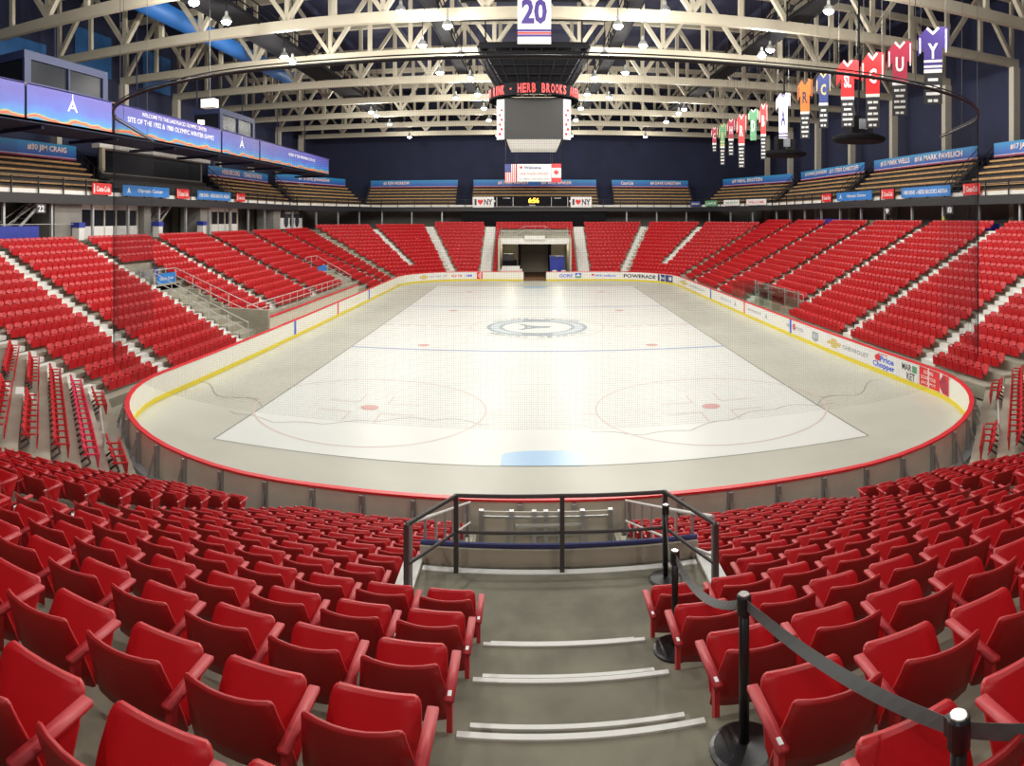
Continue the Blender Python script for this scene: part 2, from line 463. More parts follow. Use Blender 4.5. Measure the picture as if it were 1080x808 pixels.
ic = rink_path(BW-.02, BY0+.02, BY1-.02, BR-.02); ic = ic[k0:]+ic[:k0]; ic = [(AX-GW,BY1-.02)]+ic+[(AX+GW,BY1-.02)]
oc = rink_path(BW+.15, BY0-.15, BY1+.15, BR+.15); oc = oc[k0:]+oc[:k0]; oc = [(AX-GW,BY1+.15)]+oc+[(AX+GW,BY1+.15)]
mb = MB(); wallsweep(mb, ic, oc, 1.06, 1.11); bp(mb, 'top_rail', 'board_cap')
ik = rink_path(BW-.035, BY0+.035, BY1-.035, BR-.035); ik = ik[k0:]+ik[:k0]; ik = [(AX-GW,BY1-.035)]+ik+[(AX+GW,BY1-.035)]
mb = MB(); wallsweep(mb, ik, inner, 0.0, 0.20); bp(mb, 'kick_plate', 'kick_yellow')
oo = rink_path(BW+.42, BY0-.42, BY1+.42, BR+.42); oo = oo[k0:]+oo[:k0]
mb = MB(); ou = rink_path(BW+.14, BY0-.14, BY1+.14, BR+.14); ou = ou[k0:]+ou[:k0]; wallsweep(mb, ou, oo, 0.0, 0.10); bp(mb, 'foot_rail', 'galv')
# steel posts behind the near boards
def path_point(path, s, S):
    for i in range(1, len(path)):
        if S[i] >= s:
            t = (s-S[i-1])/max(S[i]-S[i-1],1e-9); a, b = path[i-1], path[i]
            return (a[0]+(b[0]-a[0])*t, a[1]+(b[1]-a[1])*t), (b[0]-a[0], b[1]-a[1])
    return path[-1], (1,0)
S = arclen(outer); s = 0; npost = 0
while s < S[-1]:
    (x, y), d = path_point(outer, s, S)
    L = math.hypot(*d); nx, ny = -d[1]/L, d[0]/L
    cx, cy = x-AX, y-47
    if nx*cx+ny*cy < 0: nx, ny = -nx, -ny
    if y < 27 and npost < 60:
        mb = MB(); mb.bar((x+nx*.07,y+ny*.07,.1),(x+nx*.07,y+ny*.07,1.04),.10,.12,up=(nx,ny,0))
        mb.bar((x+nx*.36,y+ny*.36,.12),(x+nx*.14,y+ny*.14,.8),.05,.05,up=(nx,ny,0)); bp(mb, 'board_post', 'steel'); npost += 1
        s += 1.22 if abs(x-AX) < 8 else 1.3
    else: s += 1.3
# coloured vertical stripes on the boards at the lines
for X, sx in ((BX-BW,-1),(BX+BW,1)):
    for y, m in ((39.4,'board_blue'),(48.8,'board_cap'),(58.6,'board_blue')):
        xx = X-sx*.012; bp(MB().box(min(xx,xx-sx*.02), max(xx,xx-sx*.02), y-.13, y+.13, .2, 1.06), 'line_stripe', m)

# advertisement panels on the boards (each its own board-mounted sign)
AD_GROUP = None
SI = arclen(inner)
def s_of_px(px):          # place along the boards seen in a given direction
    th = px_th(px); best = None
    for i in range(len(inner)-1):
        (x0,y0),(x1,y1) = inner[i], inner[i+1]
        c0 = x0-math.tan(th)*y0; c1 = x1-math.tan(th)*y1
        if c0*c1 <= 0 and c0 != c1:
            t_ = c0/(c0-c1); d_ = math.hypot(x0+(x1-x0)*t_, y0+(y1-y0)*t_)
            if best is None or d_ > best[0]: best = (d_, SI[i]+(SI[i+1]-SI[i])*t_)
    return best[1]
def on_boards(mb, sc_, off):      # lay flat art (x right, z up, y towards the viewer) along the boards
    out = []
    for x, y, z in mb.v:
        (px_, py_), d = path_point(inner, sc_-x, SI); L_ = math.hypot(*d); n_ = (-d[1]/L_, d[0]/L_)
        if n_[0]*(BX-px_)+n_[1]*(47-py_) < 0: n_ = (-n_[0], -n_[1])
        q_ = off-y; out.append((px_+n_[0]*q_, py_+n_[1]*q_, z))
    mb.v = out
def ad(name, label, px0, px1, draw, wd0):
    s0, s1 = s_of_px(px0), s_of_px(px1); wd = abs(s0-s1); sc_ = (s0+s1)/2
    mb = MB(); n = max(1, int(wd/.45)); k_ = wd/n; m0 = 'sign_white'; mb.use(m0)
    for i in range(n):
        x0 = -wd/2+i*k_; mb.box(x0, x0+k_, -.012, 0, .215, 1.045)
    on_boards(mb, sc_, .002); o = mb.obj(name); tag(o, label, 'advertisement')
    t = MB(); f = frame((0,0,0),(1,0,0),(0,0,1)); draw(t, f)
    for fi in range(len(t.f)):       # wide rectangles are cut into strips so that they follow the corner
        q = t.f[fi]; xs = [t.v[i][0] for i in q]; zs = [t.v[i][2] for i in q]
        if len(q) == 4 and max(xs)-min(xs) > .5 and len(set(round(z, 4) for z in zs)) == 2:
            n_ = int((max(xs)-min(xs))/.3)+1; y_ = t.v[q[0]][1]; mi_ = t.mi[fi]
            for j in range(n_):
                a_, b_ = min(xs)+(max(xs)-min(xs))*j/n_, min(xs)+(max(xs)-min(xs))*(j+1)/n_; k0_ = len(t.v)
                t.v += [(a_,y_,min(zs)),(b_,y_,min(zs)),(b_,y_,max(zs)),(a_,y_,max(zs))]; qq = (k0_,k0_+1,k0_+2,k0_+3)
                if j == 0: t.f[fi] = qq
                else: t.f.append(qq); t.mi.append(mi_)
    w0 = wd0; t.v = [(p[0]*wd/w0, p[1], p[2]) for p in t.v]
    on_boards(t, sc_, .018); t = t.obj('lettering'); t.parent = o
    return o
def d_chev(t, f):
    t.use('sign_gold'); put_poly(t, f, [(-1.5,.5),(-1.25,.72),(-1.05,.72),(-1.05,.86),(-.6,.86),(-.6,.72),(-.25,.72),(-.35,.5),(-.6,.5),(-.6,.36),(-1.05,.36),(-1.05,.5)], .002)
    t.use('text_grey'); put_text(t, 'CHEVROLET', f, .8, .62, 1.9, .22, .003)
def d_chop(t, f):
    t.use('board_blue'); put_text(t, 'Price', f, .15, .74, .85, .28, .003, .03); put_text(t, 'Chopper', f, -.05, .40, 1.35, .36, .003, .03)
    t.use('sign_red'); put_poly(t, f, [(-.55,.62),(-.3,.6),(-.2,.8),(-.3,.92),(-.5,.9),(-.62,.76)], .002); put_rect(t, f, -.4, .2, .93, .97, .002)
def d_market(t, f):
    t.use('text_dark'); put_text(t, 'MAR', f, -.15, .78, .7, .30, .003); put_text(t, 'KET', f, .15, .40, .6, .32, .003)
    t.use('sign_green'); put_rect(t, f, .25, .58, .62, .92, .002)
def d_score(t, f):
    t.use('sign_red'); put_rect(t, f, -1.0, 1.0, .23, 1.03, .001)
    t.use('sign_maroon'); put_poly(t, f, [(.35,.3),(.9,.25),(.95,.7),(.7,.98),(.4,.9),(.25,.6)], .002)
    t.use('sign_white')
    for i, s_ in enumerate(('GO BIG', 'SCORE YOUR', 'JACKPOT')): put_text(t, s_, f, -.42, .85-.24*i, .95 if i else .6, .16, .003)
def d_north(t, f):
    t.use('text_grey'); put_text(t, 'NORTH WOODS', f, -.45, .64, 1.7, .22, .003)
    t.use('sign_red'); put_rect(t, f, -.62, -.42, .48, .86, .005)
def d_badge(t, f):
    t.use('logo_grey'); put_poly(t, f, [(-.25,.4),(0,.28),(.25,.4),(.25,.85),(-.25,.85)], .001); t.use('sign_white'); put_text(t, '31', f, 0, .6, .3, .25, .003)
def d_lake(t, f):
    t.use('text_grey'); put_text(t, 'LAKE PLACID NY', f, -.5, .64, 2.2, .18, .003)
    put_poly(t, f, [(1.1,.4),(1.3,.85),(1.5,.4),(1.3,.55)], .002)
def d_power(t, f):
    t.use('text_dark'); put_text(t, 'POWERADE', f, 0, .62, 3.1, .42, .003, .03)
def d_gore(t, f):
    t.use('board_blue'); put_text(t, 'GORE', f, -.45, .62, 1.5, .38, .003)
    t.use('sign_green'); put_rect(t, f, .6, 1.3, .34, .6, .001); t.use('board_blue'); put_rect(t, f, .6, 1.3, .6, .92, .001)
    t.use('sign_white'); put_poly(t, f, [(.62,.56),(.95,.86),(1.28,.56)], .002)
def d_white(t, f):
    t.use('board_blue'); put_text(t, 'Whiteface', f, .1, .62, 2.0, .26, .003); t.use('sign_red'); put_rect(t, f, -1.2, -.95, .6, .8, .002)
def d_canam(t, f):
    t.use('sign_red'); put_text(t, 'CAN', f, -.85, .62, 1.2, .28, .003, .03); t.use('board_blue'); put_text(t, 'AM', f, .55, .62, .9, .28, .003, .03)
def d_blueb(t, f):
    t.use('sign_navy'); put_rect(t, f, -1.0, .95, .23, 1.0, .001); t.use('sign_white'); put_text(t, 'Bank', f, -.3, .62, .9, .3, .003)
    put_rect(t, f, .35, .75, .42, .82, .002)
def d_red(t, f):
    t.use('sign_red'); put_rect(t, f, -.38, .38, .23, 1.03, .001); t.use('sign_white'); put_text(t, 'G', f, 0, .62, .4, .5, .003)
ad('board_advert', 'gold chevron logo advert on the right boards between blue stripe and corner', 868, 917, d_chev, 3.6)
ad('board_advert', 'blue PRICE CHOPPER grocery advert on the right boards', 919, 948, d_chop, 1.7)
ad('board_advert', 'MARKET advert with green leaf square on the right boards', 949, 969, d_market, 1.4)
ad('board_advert', 'red SCORE YOUR JACKPOT advert on the near right corner boards', 970, 1001, d_score, 2.0)
ad('board_advert', 'small red and grey NORTH WOODS advert beside the near blue stripe', 833, 854, d_north, 2.0)
ad('board_advert', 'small crest badge advert on the right boards beside the chevron logo', 855, 865, d_badge, .8)
ad('board_advert', 'pale LAKE PLACID NY advert between red and near blue stripes on the right', 785, 815, d_lake, 4.4)
ad('board_advert', 'pale LAKE PLACID NY advert just beyond the red stripe on the right', 757, 781, d_lake, 4.4)
ad('board_advert', 'faint gold advert on the right boards beyond the far blue stripe', 713, 744, d_chev, 3.6)
ad('board_advert', 'navy bank advert on the far right corner boards', 694, 710, d_blueb, 2.0)
ad('board_advert', 'black POWERADE advert on the far boards right of the gate', 656, 693, d_power, 3.4)
ad('board_advert', 'small blue script advert between GORE and POWERADE on far boards', 621, 653, d_white, 2.9)
ad('board_advert', 'GORE advert with mountain square right of the far gate', 588, 614, d_gore, 2.8)
ad('board_advert', 'small square red advert on far boards beside the CAN-AM advert', 503, 509, d_red, .76)
ad('board_advert', 'red and blue CAN-AM advert on far boards left of the gate', 476, 502, d_canam, 3.0)
ad('board_advert', 'gold chevron advert at the left end of the far boards', 439, 472, d_chev, 3.6)

GHW = 4.35      # half width of the far gate opening
# ------------------------------------------------------------------ seating bowl
def mirror(p): return (2*BX-p[0], p[1])
def isect(p, d, n, b):     # ray p+t d with n.x = b
    t = (b-(n[0]*p[0]+n[1]*p[1]))/(n[0]*d[0]+n[1]*d[1]); return (p[0]+t*d[0], p[1]+t*d[1])
r2 = math.sqrt(.5)
NYF = 14.54; SXF = 16.35; FYF = 81.0
CN = (BX-(BW-BR), BY0+BR)           # near left arc centre
CF = (BX-(BW-BR), BY1-BR)
nb = CN[0]*-r2+CN[1]*-r2+8.75       # base of near-left corner line
fb = CF[0]*-r2+CF[1]*r2+9.35
PHI = math.radians(42); nC = (-math.cos(PHI), -math.sin(PHI))
nb = CN[0]*nC[0]+CN[1]*nC[1]+8.8
P1 = isect((0,NYF),(1,0),nC,nb)                  # near / corner
P2 = isect((BX-SXF,0),(0,1),nC,nb)               # corner / left side
P3 = isect((BX-SXF,0),(0,1),(-r2,r2),fb)
P4 = isect((0,FYF),(1,0),(-r2,r2),fb)
c22, s22 = math.cos(PI/8), math.sin(PI/8)
a1_ = (1.5*PI+PI+PHI)/2; a2_ = (PI+PI+PHI)/2
D1 = (math.cos(a1_),math.sin(a1_)); D2 = (math.cos(a2_),math.sin(a2_)); D3 = (-c22,s22); D4 = (-s22,c22)
def m_(p): return (-p[0],p[1])
SP, RS = .80, .40
NROW = 15
segs = {   # name: normal, base, (pointA, dirA), (pointB, dirB), z0, spacing, rise, rows
 'left':   ((-1,0), -(BX-SXF), (P2,D2), (P3,D3), .35, SP, .375, NROW),
 'right':  ((1,0), BX+SXF, (mirror(P2),m_(D2)), (mirror(P3),m_(D3)), .62, .755, .40, 16),
 'far':    ((0,1), FYF, (P4,D4), (mirror(P4),m_(D4)), .40, SP, .42, NROW),
 'near_left_corner': (nC, nb, (P1,D1), (P2,D2), .38, SP, .385, NROW),
 'far_left_corner': ((-r2,r2), fb, (P3,D3), (P4,D4), .38, SP, .40, NROW),
}
PR1, PR2, PR3, PR4 = map(mirror, (P1,P2,P3,P4))
segs['near_right_corner'] = (m_(nC), -nC[0]*PR1[0]+nC[1]*PR1[1], (PR1,m_(D1)), (PR2,m_(D2)), .5, SP, .40, NROW)
segs['far_right_corner'] = ((r2,r2), PR3[0]*r2+PR3[1]*r2, (PR3,m_(D3)), (PR4,m_(D4)), .5, SP, .415, NROW)

SEATS = []      # (x, y, z, heading) for the massed seats; heading = direction the seat faces
def tread(mb, n, b, A, B, o0, o1, z, th=.55, lim=None):
    a0 = isect(A[0],A[1],n,b+o0); a1 = isect(A[0],A[1],n,b+o1); b0 = isect(B[0],B[1],n,b+o0); b1 = isect(B[0],B[1],n,b+o1)
    mb.prism([a0,b0,b1,a1], z-th, z)
def row_span(seg, o):
    n, b, A, B = seg[:4]; a = isect(A[0],A[1],n,b+o); c = isect(B[0],B[1],n,b+o)
    return a, c
AISLE_HALF = .50
SEAT_W = .53
def aisle_mesh(name, label, pts_fn, rows, n, z0, rise, sp, wd):
    """white painted half steps down one aisle; pts_fn(offset) gives the aisle's centre"""
    mb = MB()
    tx, ty = -n[1], n[0]
    for k in rows:
        z = z0+rise*k
        c = pts_fn(sp*(k+1)); c2 = pts_fn(sp*(k+1)-.32)
        h = wd/2
        # half step block in front of the next riser, plus painted nosing
        q = [(c[0]-tx*h,c[1]-ty*h),(c[0]+tx*h,c[1]+ty*h),(c2[0]+tx*h,c2[1]+ty*h),(c2[0]-tx*h,c2[1]-ty*h)]
        mb.prism(q, z, z+rise*.5)
        c3 = pts_fn(sp*(k+1)+.26)
        q = [(c[0]-tx*h,c[1]-ty*h),(c[0]+tx*h,c[1]+ty*h),(c3[0]+tx*h,c3[1]+ty*h),(c3[0]-tx*h,c3[1]-ty*h)]
        mb.prism(q, z+rise, z+rise+.012)
        r = [(p[0]-n[0]*.012, p[1]-n[1]*.012) for p in (q[0],q[1])]
        mb.prism([r[0],r[1],q[1],q[0]], z+rise*.5, z+rise+.012)
    o = mb.obj(name, 'white_paint'); struct(o, label); return o

aisle_names = []
def build_segment(name, gaps_fn, first_row_fn=None):
    n, b, A, B, z0, sp, rise, rows = segs[name]
    mb = MB()
    for k in range(rows):
        if first_row_fn: spans = first_row_fn(k)
        o1 = (k+1)*sp if k < rows-1 else (k+1)*sp+.3
        if name == 'far' and k < 13:
            a0, c0 = row_span(segs[name], k*sp); a1, c1 = row_span(segs[name], o1); y0, y1 = b+k*sp, b+o1; z = z0+rise*k
            (l0, r0_), (l1, r1_) = sorted((a0[0], c0[0])), sorted((a1[0], c1[0]))
            mb.prism([(l0,y0),(AX-GHW,y0),(AX-GHW,y1),(l1,y1)], -.03, z); mb.prism([(AX+GHW,y0),(r0_,y0),(r1_,y1),(AX+GHW,y1)], -.03, z)
            continue
        tread(mb, n, b, A, B, k*sp, o1, z0+rise*k)
    o = mb.obj('floor_tier', 'concrete_light'); struct(o, 'stepped concrete tiers of the '+name.replace('_',' ')+' stand')
    tx, ty = -n[1], n[0]
    for k in range(rows):
        a, c = row_span(segs[name], (k+.5)*sp)
        # the boundary lines slant: keep seats clear of the aisle at both tread edges
        ta = [a[0]*tx+a[1]*ty, c[0]*tx+c[1]*ty]; lo, hi = min(ta), max(ta)
        e0, e1 = row_span(segs[name], (k+.0)*sp), row_span(segs[name], (k+1)*sp)
        lo += .62; hi -= .62
        cuts = sorted(gaps_fn(k))
        x = lo; iv = []
        for g0, g1 in cuts:
            if g0 > x: iv.append((x, min(g0, hi)))
            x = max(x, g1)
        if x < hi: iv.append((x, hi))
        back = b+(k+1)*sp-.06
        for u0, u1 in iv:
            cnt = int((u1-u0+.02)/SEAT_W)
            if cnt < 1: continue
            off = ((u1-u0)-cnt*SEAT_W)/2
            for j in range(cnt):
                u = u0+off+(j+.5)*SEAT_W
                SEATS.append((tx*u+n[0]*back, ty*u+n[1]*back, z0+rise*k, math.atan2(-n[1],-n[0]), name, k, j == cnt-1, j == 0))

side_aisles = [26.1, 34.4, 43.3, 52.2, 61.1, 70.2]
def ctan(n, Y=None, X=None):
    tx, ty = -n[1], n[0]
    return Y*ty if Y is not None else X*tx
# left side: vomitory at Y 35.4-37.6 for rows 0-6, second at 62-64 for rows 0-5 ; bench area cuts rows 0,1 for Y 37.6-72
def gaps_left(k):
    ty = -1       # n=(-1,0): t = (0,-1)
    g = []
    for i, y in enumerate(side_aisles): g.append((-(y+.62), -(y-.62)))
    if k < 11: g.append((-37.95, -33.9))
    if k < 2: g.append((-64.4, -37.0))
    if k < 6: g.append((-64.4, -60.6))
    return sorted(g)
def gaps_right(k):
    g = [(y-.62, y+.62) for y in side_aisles if not (y == 43.3 and k < 2)]
    if k < 2: g.append((43.0, 53.0))
    return sorted(g)
GHW_ = 0       # half width of the far gate opening
def gaps_far(k):       # n=(0,1): t=(-1,0): u = -x
    g = []
    for s in (-1, 1):
        c = s*6.05-AX; g.append((c-.72, c+.72))
        if False: pass
    if k < 13: g.append((-GHW-.1-AX, GHW+.1-AX))
    return sorted(g)
def corner_gap(name, first):
    n, b, A, B, z0, sp, rise, rows = segs[name]
    def f(k):
        if k < first: return []
        a, c = row_span(segs[name], (k+.5)*sp); tx, ty = -n[1], n[0]
        m = ((a[0]+c[0])/2*tx+(a[1]+c[1])/2*ty); return [(m-.5, m+.5)]
    return f
def gaps_front_corner(name):
    base = corner_gap(name, 3)
    def f(k):
        if k == 0:
            n = segs[name][0]; a, c = row_span(segs[name], .4); tx, ty = -n[1], n[0]
            m = ((a[0]+c[0])/2*tx+(a[1]+c[1])/2*ty); return [(m-1.6, m+1.6)]
        return base(k)
    return f
build_segment('left', gaps_left); build_segment('right', gaps_right); build_segment('far', gaps_far)
build_segment('near_left_corner', gaps_front_corner('near_left_corner')); build_segment('near_right_corner', gaps_front_corner('near_right_corner'))
build_segment('far_left_corner', corner_gap('far_left_corner', 3)); build_segment('far_right_corner', corner_gap('far_right_corner', 3))
# aisles
for sd, X0, n in (('left', BX-SXF, (-1,0)), ('right', BX+SXF, (1,0))):
    z0_, sp_, rs_, rows_ = segs[sd][4:]
    for i, y in enumerate(side_aisles):
        r0 = {('left',2):2, ('left',3):2, ('left',4):6, ('right',2):2}.get((sd, i), 0)
        aisle_mesh('trim_aisle_steps', f'white painted aisle steps in the {sd} stand, {i+1} from the viewer', lambda o, y=y: (X0+n[0]*o, y), range(r0, rows_-1), n, z0_, rs_, sp_, 1.15)
for nm, P, D, nn in (('near left corner',P2,D2,(-1,0)),('near right corner',PR2,m_(D2),(1,0)),('far left corner',P3,D3,(-1,0)),('far right corner',PR3,m_(D3),(1,0))):
    X0 = P[0]
    aisle_mesh('trim_aisle_steps', f'white painted aisle steps at the {nm}', lambda o, P=P, D=D, nn=nn, X0=X0: isect(P, D, nn, nn[0]*X0+o), range(NROW-1), nn, .38, .39, SP, 1.1)
for nm, P, D in (('left',P4,D4),('right',PR4,m_(D4))):
    aisle_mesh('trim_aisle_steps', f'white stairs at the {nm} end of the far stand', lambda o, P=P, D=D: isect(P, D, (0,1), FYF+o), range(NROW-1), (0,1), .40, .42, SP, 1.2)
for s in (-1, 1):
    aisle_mesh('trim_aisle_steps', f'wide white stairs {"left" if s<0 else "right"} of the far gate', lambda o, s=s: (AX+s*6.05, FYF+o), range(NROW-1), (0,1), .40, .42, SP, 1.35)
for nm in ('near_left_corner','near_right_corner','far_left_corner','far_right_corner'):
    n, b, A, B = segs[nm][:4]
    def fn(o, nm=nm):
        a, c = row_span(segs[nm], o); return ((a[0]+c[0])/2, (a[1]+c[1])/2)
    aisle_mesh('trim_aisle_steps', f'white steps up the middle of the {nm.replace("_"," ")}', fn, range(3, NROW-1), n, segs[nm][4], segs[nm][6], SP, .9)
for nm, P, D in (('near left',P1,D1),('near right',PR1,m_(D1))):
    s = -1 if 'left' in nm else 1
    mb = MB()
    for k in range(14):
        z = .56+.36*k; y = NYF-.93*(k+1)
        for yy, zz, hh in ((y, z, .18),):
            c = isect(P, D, (0,-1), -yy); x = c[0]-s*.6
            mb.box(x-.42, x+.42, yy, yy+.3, zz, zz+hh)
            mb.box(x-.42, x+.42, yy-.25, yy+.01, zz+.36, zz+.372)
    struct(mb.obj('trim_aisle_steps', 'white_paint'), f'white aisle steps beside the {nm} corner')

# ------------------------------------------------------------------ near stand (under the camera)
NSP, NRS, NZ0 = .93, .36, .56
VX0, VX1 = -1.20, 1.80        # the players' way under the platform
LX0, LX1 = -.40, .94          # middle stair
LA = (-6.33, -5.33); RA = (6.40, 7.40)    # side aisles
def E(k): return 3.38+NSP*k
def FZ(k): return 4.88-.36*(k+1)          # floor of row k
mb = MB()
for k in range(-7, 12):
    y0, y1, z = E(k), E(k+1), FZ(k)
    i = 11-k
    a = isect(P1, D1, (0,-1), -(y0+y1)/2)[0]; c = 2*BX-a
    a2 = min(a, -9.0)-.0; 
    if k == -7: y0 = -6.5
    la0 = isect(P1,D1,(0,-1),-y1)[0]; la1 = isect(P1,D1,(0,-1),-y0)[0]
    ra0, ra1 = 2*BX-la0, 2*BX-la1
    if k <= 1: mb.prism([(la0,y1),(ra0,y1),(ra1,y0),(la1,y0)], z-.55, z)
    else:
        mb.prism([(la0,y1),(VX0-.15 if k > 2 else VX0,y1),(VX0-.15 if k > 2 else VX0,y0),(la1,y0)], z-.55, z)
        mb.prism([(VX1+.15 if k > 2 else VX1,y1),(ra0,y1),(ra1,y0),(VX1+.15 if k > 2 else VX1,y0)], z-.55, z)
mb.box(-10.5, VX0-.15, NYF-.15, NYF, -.03, .56); mb.box(VX1+.15, 11.2, NYF-.15, NYF, -.03, .56)
struct(mb.obj('floor_tier', 'concrete'), 'grey concrete tiers of the near stand under the viewer')
# platform at the foot of the middle stair
mb = MB(); mb.box(VX0, VX1, E(2), 7.1, 3.0, 3.80)
struct(mb.obj('floor_platform', 'concrete'), 'grey concrete platform behind the dark railing')
mb = MB()
mb.use('white_paint'); mb.box(VX0+.05, VX1-.05, 6.93, 7.02, 3.80, 3.812)
mb.obj('trim_edge_stripe')['kind'] = 'structure'
# walls of the players' way
mb = MB()
for x0, x1 in ((VX0-.15,VX0),(VX1,VX1+.15)):
    for k in range(3, 12):
        mb.box(x0, x1, E(k)+(-.93 if k == 3 and False else 0), E(k+1), -.03, FZ(k)+.06)
struct(mb.obj('wall_tunnel', 'concrete_light'), 'stepped side walls of the players way')
mb = MB(); mb.box(VX0, VX1, 7.1, 7.22, 3.0, 3.97)
struct(mb.obj('wall_low', 'wall_beige'), 'low beige wall beyond the dark railing')
mb = MB(); mb.tube([(VX0,7.16,3.99),(VX1,7.16,3.99)], .03, 8); mb.obj('trim_wall_cap', 'navy_cap')['kind'] = 'structure'
struct(MB().box(VX0, VX1, 7.3, 15.0, -.02, .02).obj('floor_tunnel', 'concrete_light'))
# middle stair: half steps and painted stripes
mb = MB(); st = MB()
for k in range(-3, 3):
    y = E(k); z = FZ(k-1)          # nosing of the upper tread
    if k == -3: pass
    mb.box(LX0+.03, LX1-.06, y, y+.30, FZ(k), FZ(k)+.18)
    st.box(LX0+.02, LX1-.05, y-.035, y+.004, z, z+.012)
    st.box(LX0+.06, LX1-.09, y+.27, y+.304, FZ(k)+.18, FZ(k)+.192)
struct(mb.obj('floor_stair_step', 'concrete'), 'concrete half steps of the middle stair')
struct(st.obj('trim_stair_stripe', 'white_paint'), 'white painted stripes on the middle stair nosings')
# white stepped kerbs either side of the platform
mb = MB()
for x0, x1 in ((VX0-.16,VX0+.03),(VX1-.03,VX1+.16)):
    mb.box(x0, x1, 5.26, 6.17, 3.80, 3.90); mb.box(x0, x1, 6.17, 7.1, 3.44, 3.84)
struct(mb.obj('trim_white_kerb', 'white_paint'), 'white painted stepped kerbs beside the platform')
# side aisles of the near stand
for (x0, x1), nm in ((LA,'left'),(RA,'right')):
    mb = MB()
    for k in range(-2, 12):
        y = E(k)
        mb.box(x0+.1, x1-.1, y, y+.3, FZ(k), FZ(k)+.18)
    struct(mb.obj('floor_aisle_step', 'concrete_light'), f'concrete half steps of the {nm} side aisle')
    st = MB()
    for k in range(-2, 12):
        y = E(k); st.box(x0+.1, x1-.1, y-.06, y+.004, FZ(k-1), FZ(k-1)+.012); st.box(x0+.1, x1-.1, y+.24, y+.304, FZ(k)+.18, FZ(k)+.192)
    struct(st.obj('trim_aisle_stripe', 'white_paint'), f'white stripes on the {nm} side aisle steps')

# ------------------------------------------------------------------ the seat
def slab(front, t):
    """front: rows of points (x, y, z); thickness t along +y (towards the rink)"""
    R, C = len(front), len(front[0]); vs = [p for r in front for p in r]+[(p[0],p[1]+t,p[2]) for r in front for p in r]
    N = R*C; fs = []
    for i in range(R-1):
        for j in range(C-1):
            a,b,c,d = i*C+j, i*C+j+1, (i+1)*C+j+1, (i+1)*C+j
            fs += [(a,b,c,d),(N+d,N+c,N+b,N+a)]
    edge = [(0,j) for j in range(C)]+[(i,C-1) for i in range(1,R)]+[(R-1,j) for j in range(C-2,-1,-1)]+[(i,0) for i in range(R-2,0,-1)]
    ids = [i*C+j for i,j in edge]
    for a, b in zip(ids, ids[1:]+ids[:1]): fs.append((b,a,N+a,N+b))
    return vs, fs
def back_rows(nc=7, detail=True):
    rows = []
    prof = [(.28,.15,.248),(.37,.11,.248),(.50,.055,.232),(.615,.0,.214),(.668,-.023,.207),(.685,-.030,.194)] if detail else [(.31,.15,.248),(.50,.065,.24),(.66,.01,.228),(.71,-.01,.18)]
    for z, y, hw in prof:
        rows.append([(hw*(2*j/(nc-1)-1), y+.045*((2*j/(nc-1)-1)**2), z) for j in range(nc)])
    return rows
def pan_rows(nc=5, detail=True):
    prof = [(.22,.29,.20),(.27,.31,.215),(.39,.36,.215),(.49,.410,.205),(.515,.421,.195),(.525,.426,.172)] if detail else [(.18,.385,.235),(.40,.40,.24),(.55,.415,.24)]
    return [[(hw*(2*j/(nc-1)-1), y-.010*(1-(2*j/(nc-1)-1)**2), z) for j in range(nc)] for z, y, hw in prof]
def bevelled(mb, name, m, wdt=.006):
    import bmesh
    me = mb.mesh(name, m); bm = bmesh.new(); bm.from_mesh(me)
    bmesh.ops.recalc_face_normals(bm, faces=bm.faces)
    ed = [e for e in bm.edges if len(e.link_faces) == 2 and e.calc_face_angle(0) > .7]
    bmesh.ops.bevel(bm, geom=ed, offset=wdt, segments=2, affect='EDGES', clamp_overlap=True)
    for f in bm.faces: f.smooth = True
    bm.to_mesh(me); bm.free(); return me
ME = {}
v, f = slab(back_rows(), .026); ME['backrest'] = bevelled(MB().faces(v, f), 'backrest', 'red_plastic_back')
v, f = slab(pan_rows(), .032); ME['seat_pan'] = bevelled(MB().faces(v, f), 'seat_pan', 'red_plastic')
am = MB(); am.box(-.026, .026, -.02, .37, .52, .545); ME['armrest'] = bevelled(am, 'armrest', 'red_arm', .004)
am = MB(); am.box(-.014, .014, .0, .055, .02, .52); am.box(-.03, .03, -.02, .09, .0, .03)
ME['side_frame'] = am.mesh('side_frame', 'red_arm')
am = MB(); am.box(-.010, .010, .0, .04, .5455, .548); ME['number_plate'] = am.mesh('number_plate', 'label_white')
def add_part(root, name, dx=0.0):
    o = bpy.data.objects.new(name, ME[name]); COL.objects.link(o); o.parent = root; o.location = (dx, 0, 0); return o

ORD = ['zeroth','first','second','third','fourth','fifth','sixth','seventh','eighth','ninth','tenth','eleventh','twelfth','thirteenth','fourteenth','fifteenth','sixteenth','seventeenth','eighteenth','nineteenth','twentieth','21st','22nd','23rd','24th']
near = []
def fill(k, x_from, x_to, anchor):
    """seats from x_from towards x_to, counted from x_from"""
    s = 1 if x_to > x_from else -1
    n = int(abs(x_to-x_from)/.52)
    pitch = .53 if n*.53 <= abs(x_to-x_from)+.1 else .52
    for j in range(n):
        near.append((x_from+s*(j+.5)*pitch, E(k)+.0, FZ(k), k, j+1, anchor, s, j == n-1))
for k in range(-3, 12):
    lb = isect(P1, D1, (0,-1), -(E(k)+E(k+1))/2)[0]+1.15; rb = 2*BX-lb
    l0 = LX0-.02 if k < 3 else VX0-.22; r0 = LX1+.02 if k < 3 else VX1+.22
    fill(k, l0, LA[1], 'L'); fill(k, r0, RA[0], 'R')
    if lb < LA[0]-.5: fill(k, LA[0], lb, 'LL')
    if rb > RA[1]+.5: fill(k, RA[1], rb, 'RR')
def visible(s):
    x, y, z = s[0], s[1], s[2]+.7
    th = math.atan2(x, y+.05); px = 561+F*th; d = math.hypot(x, y)
    py = 230+F*(CZ-z)/max(d,.1)
    return px, py, d
cand = []
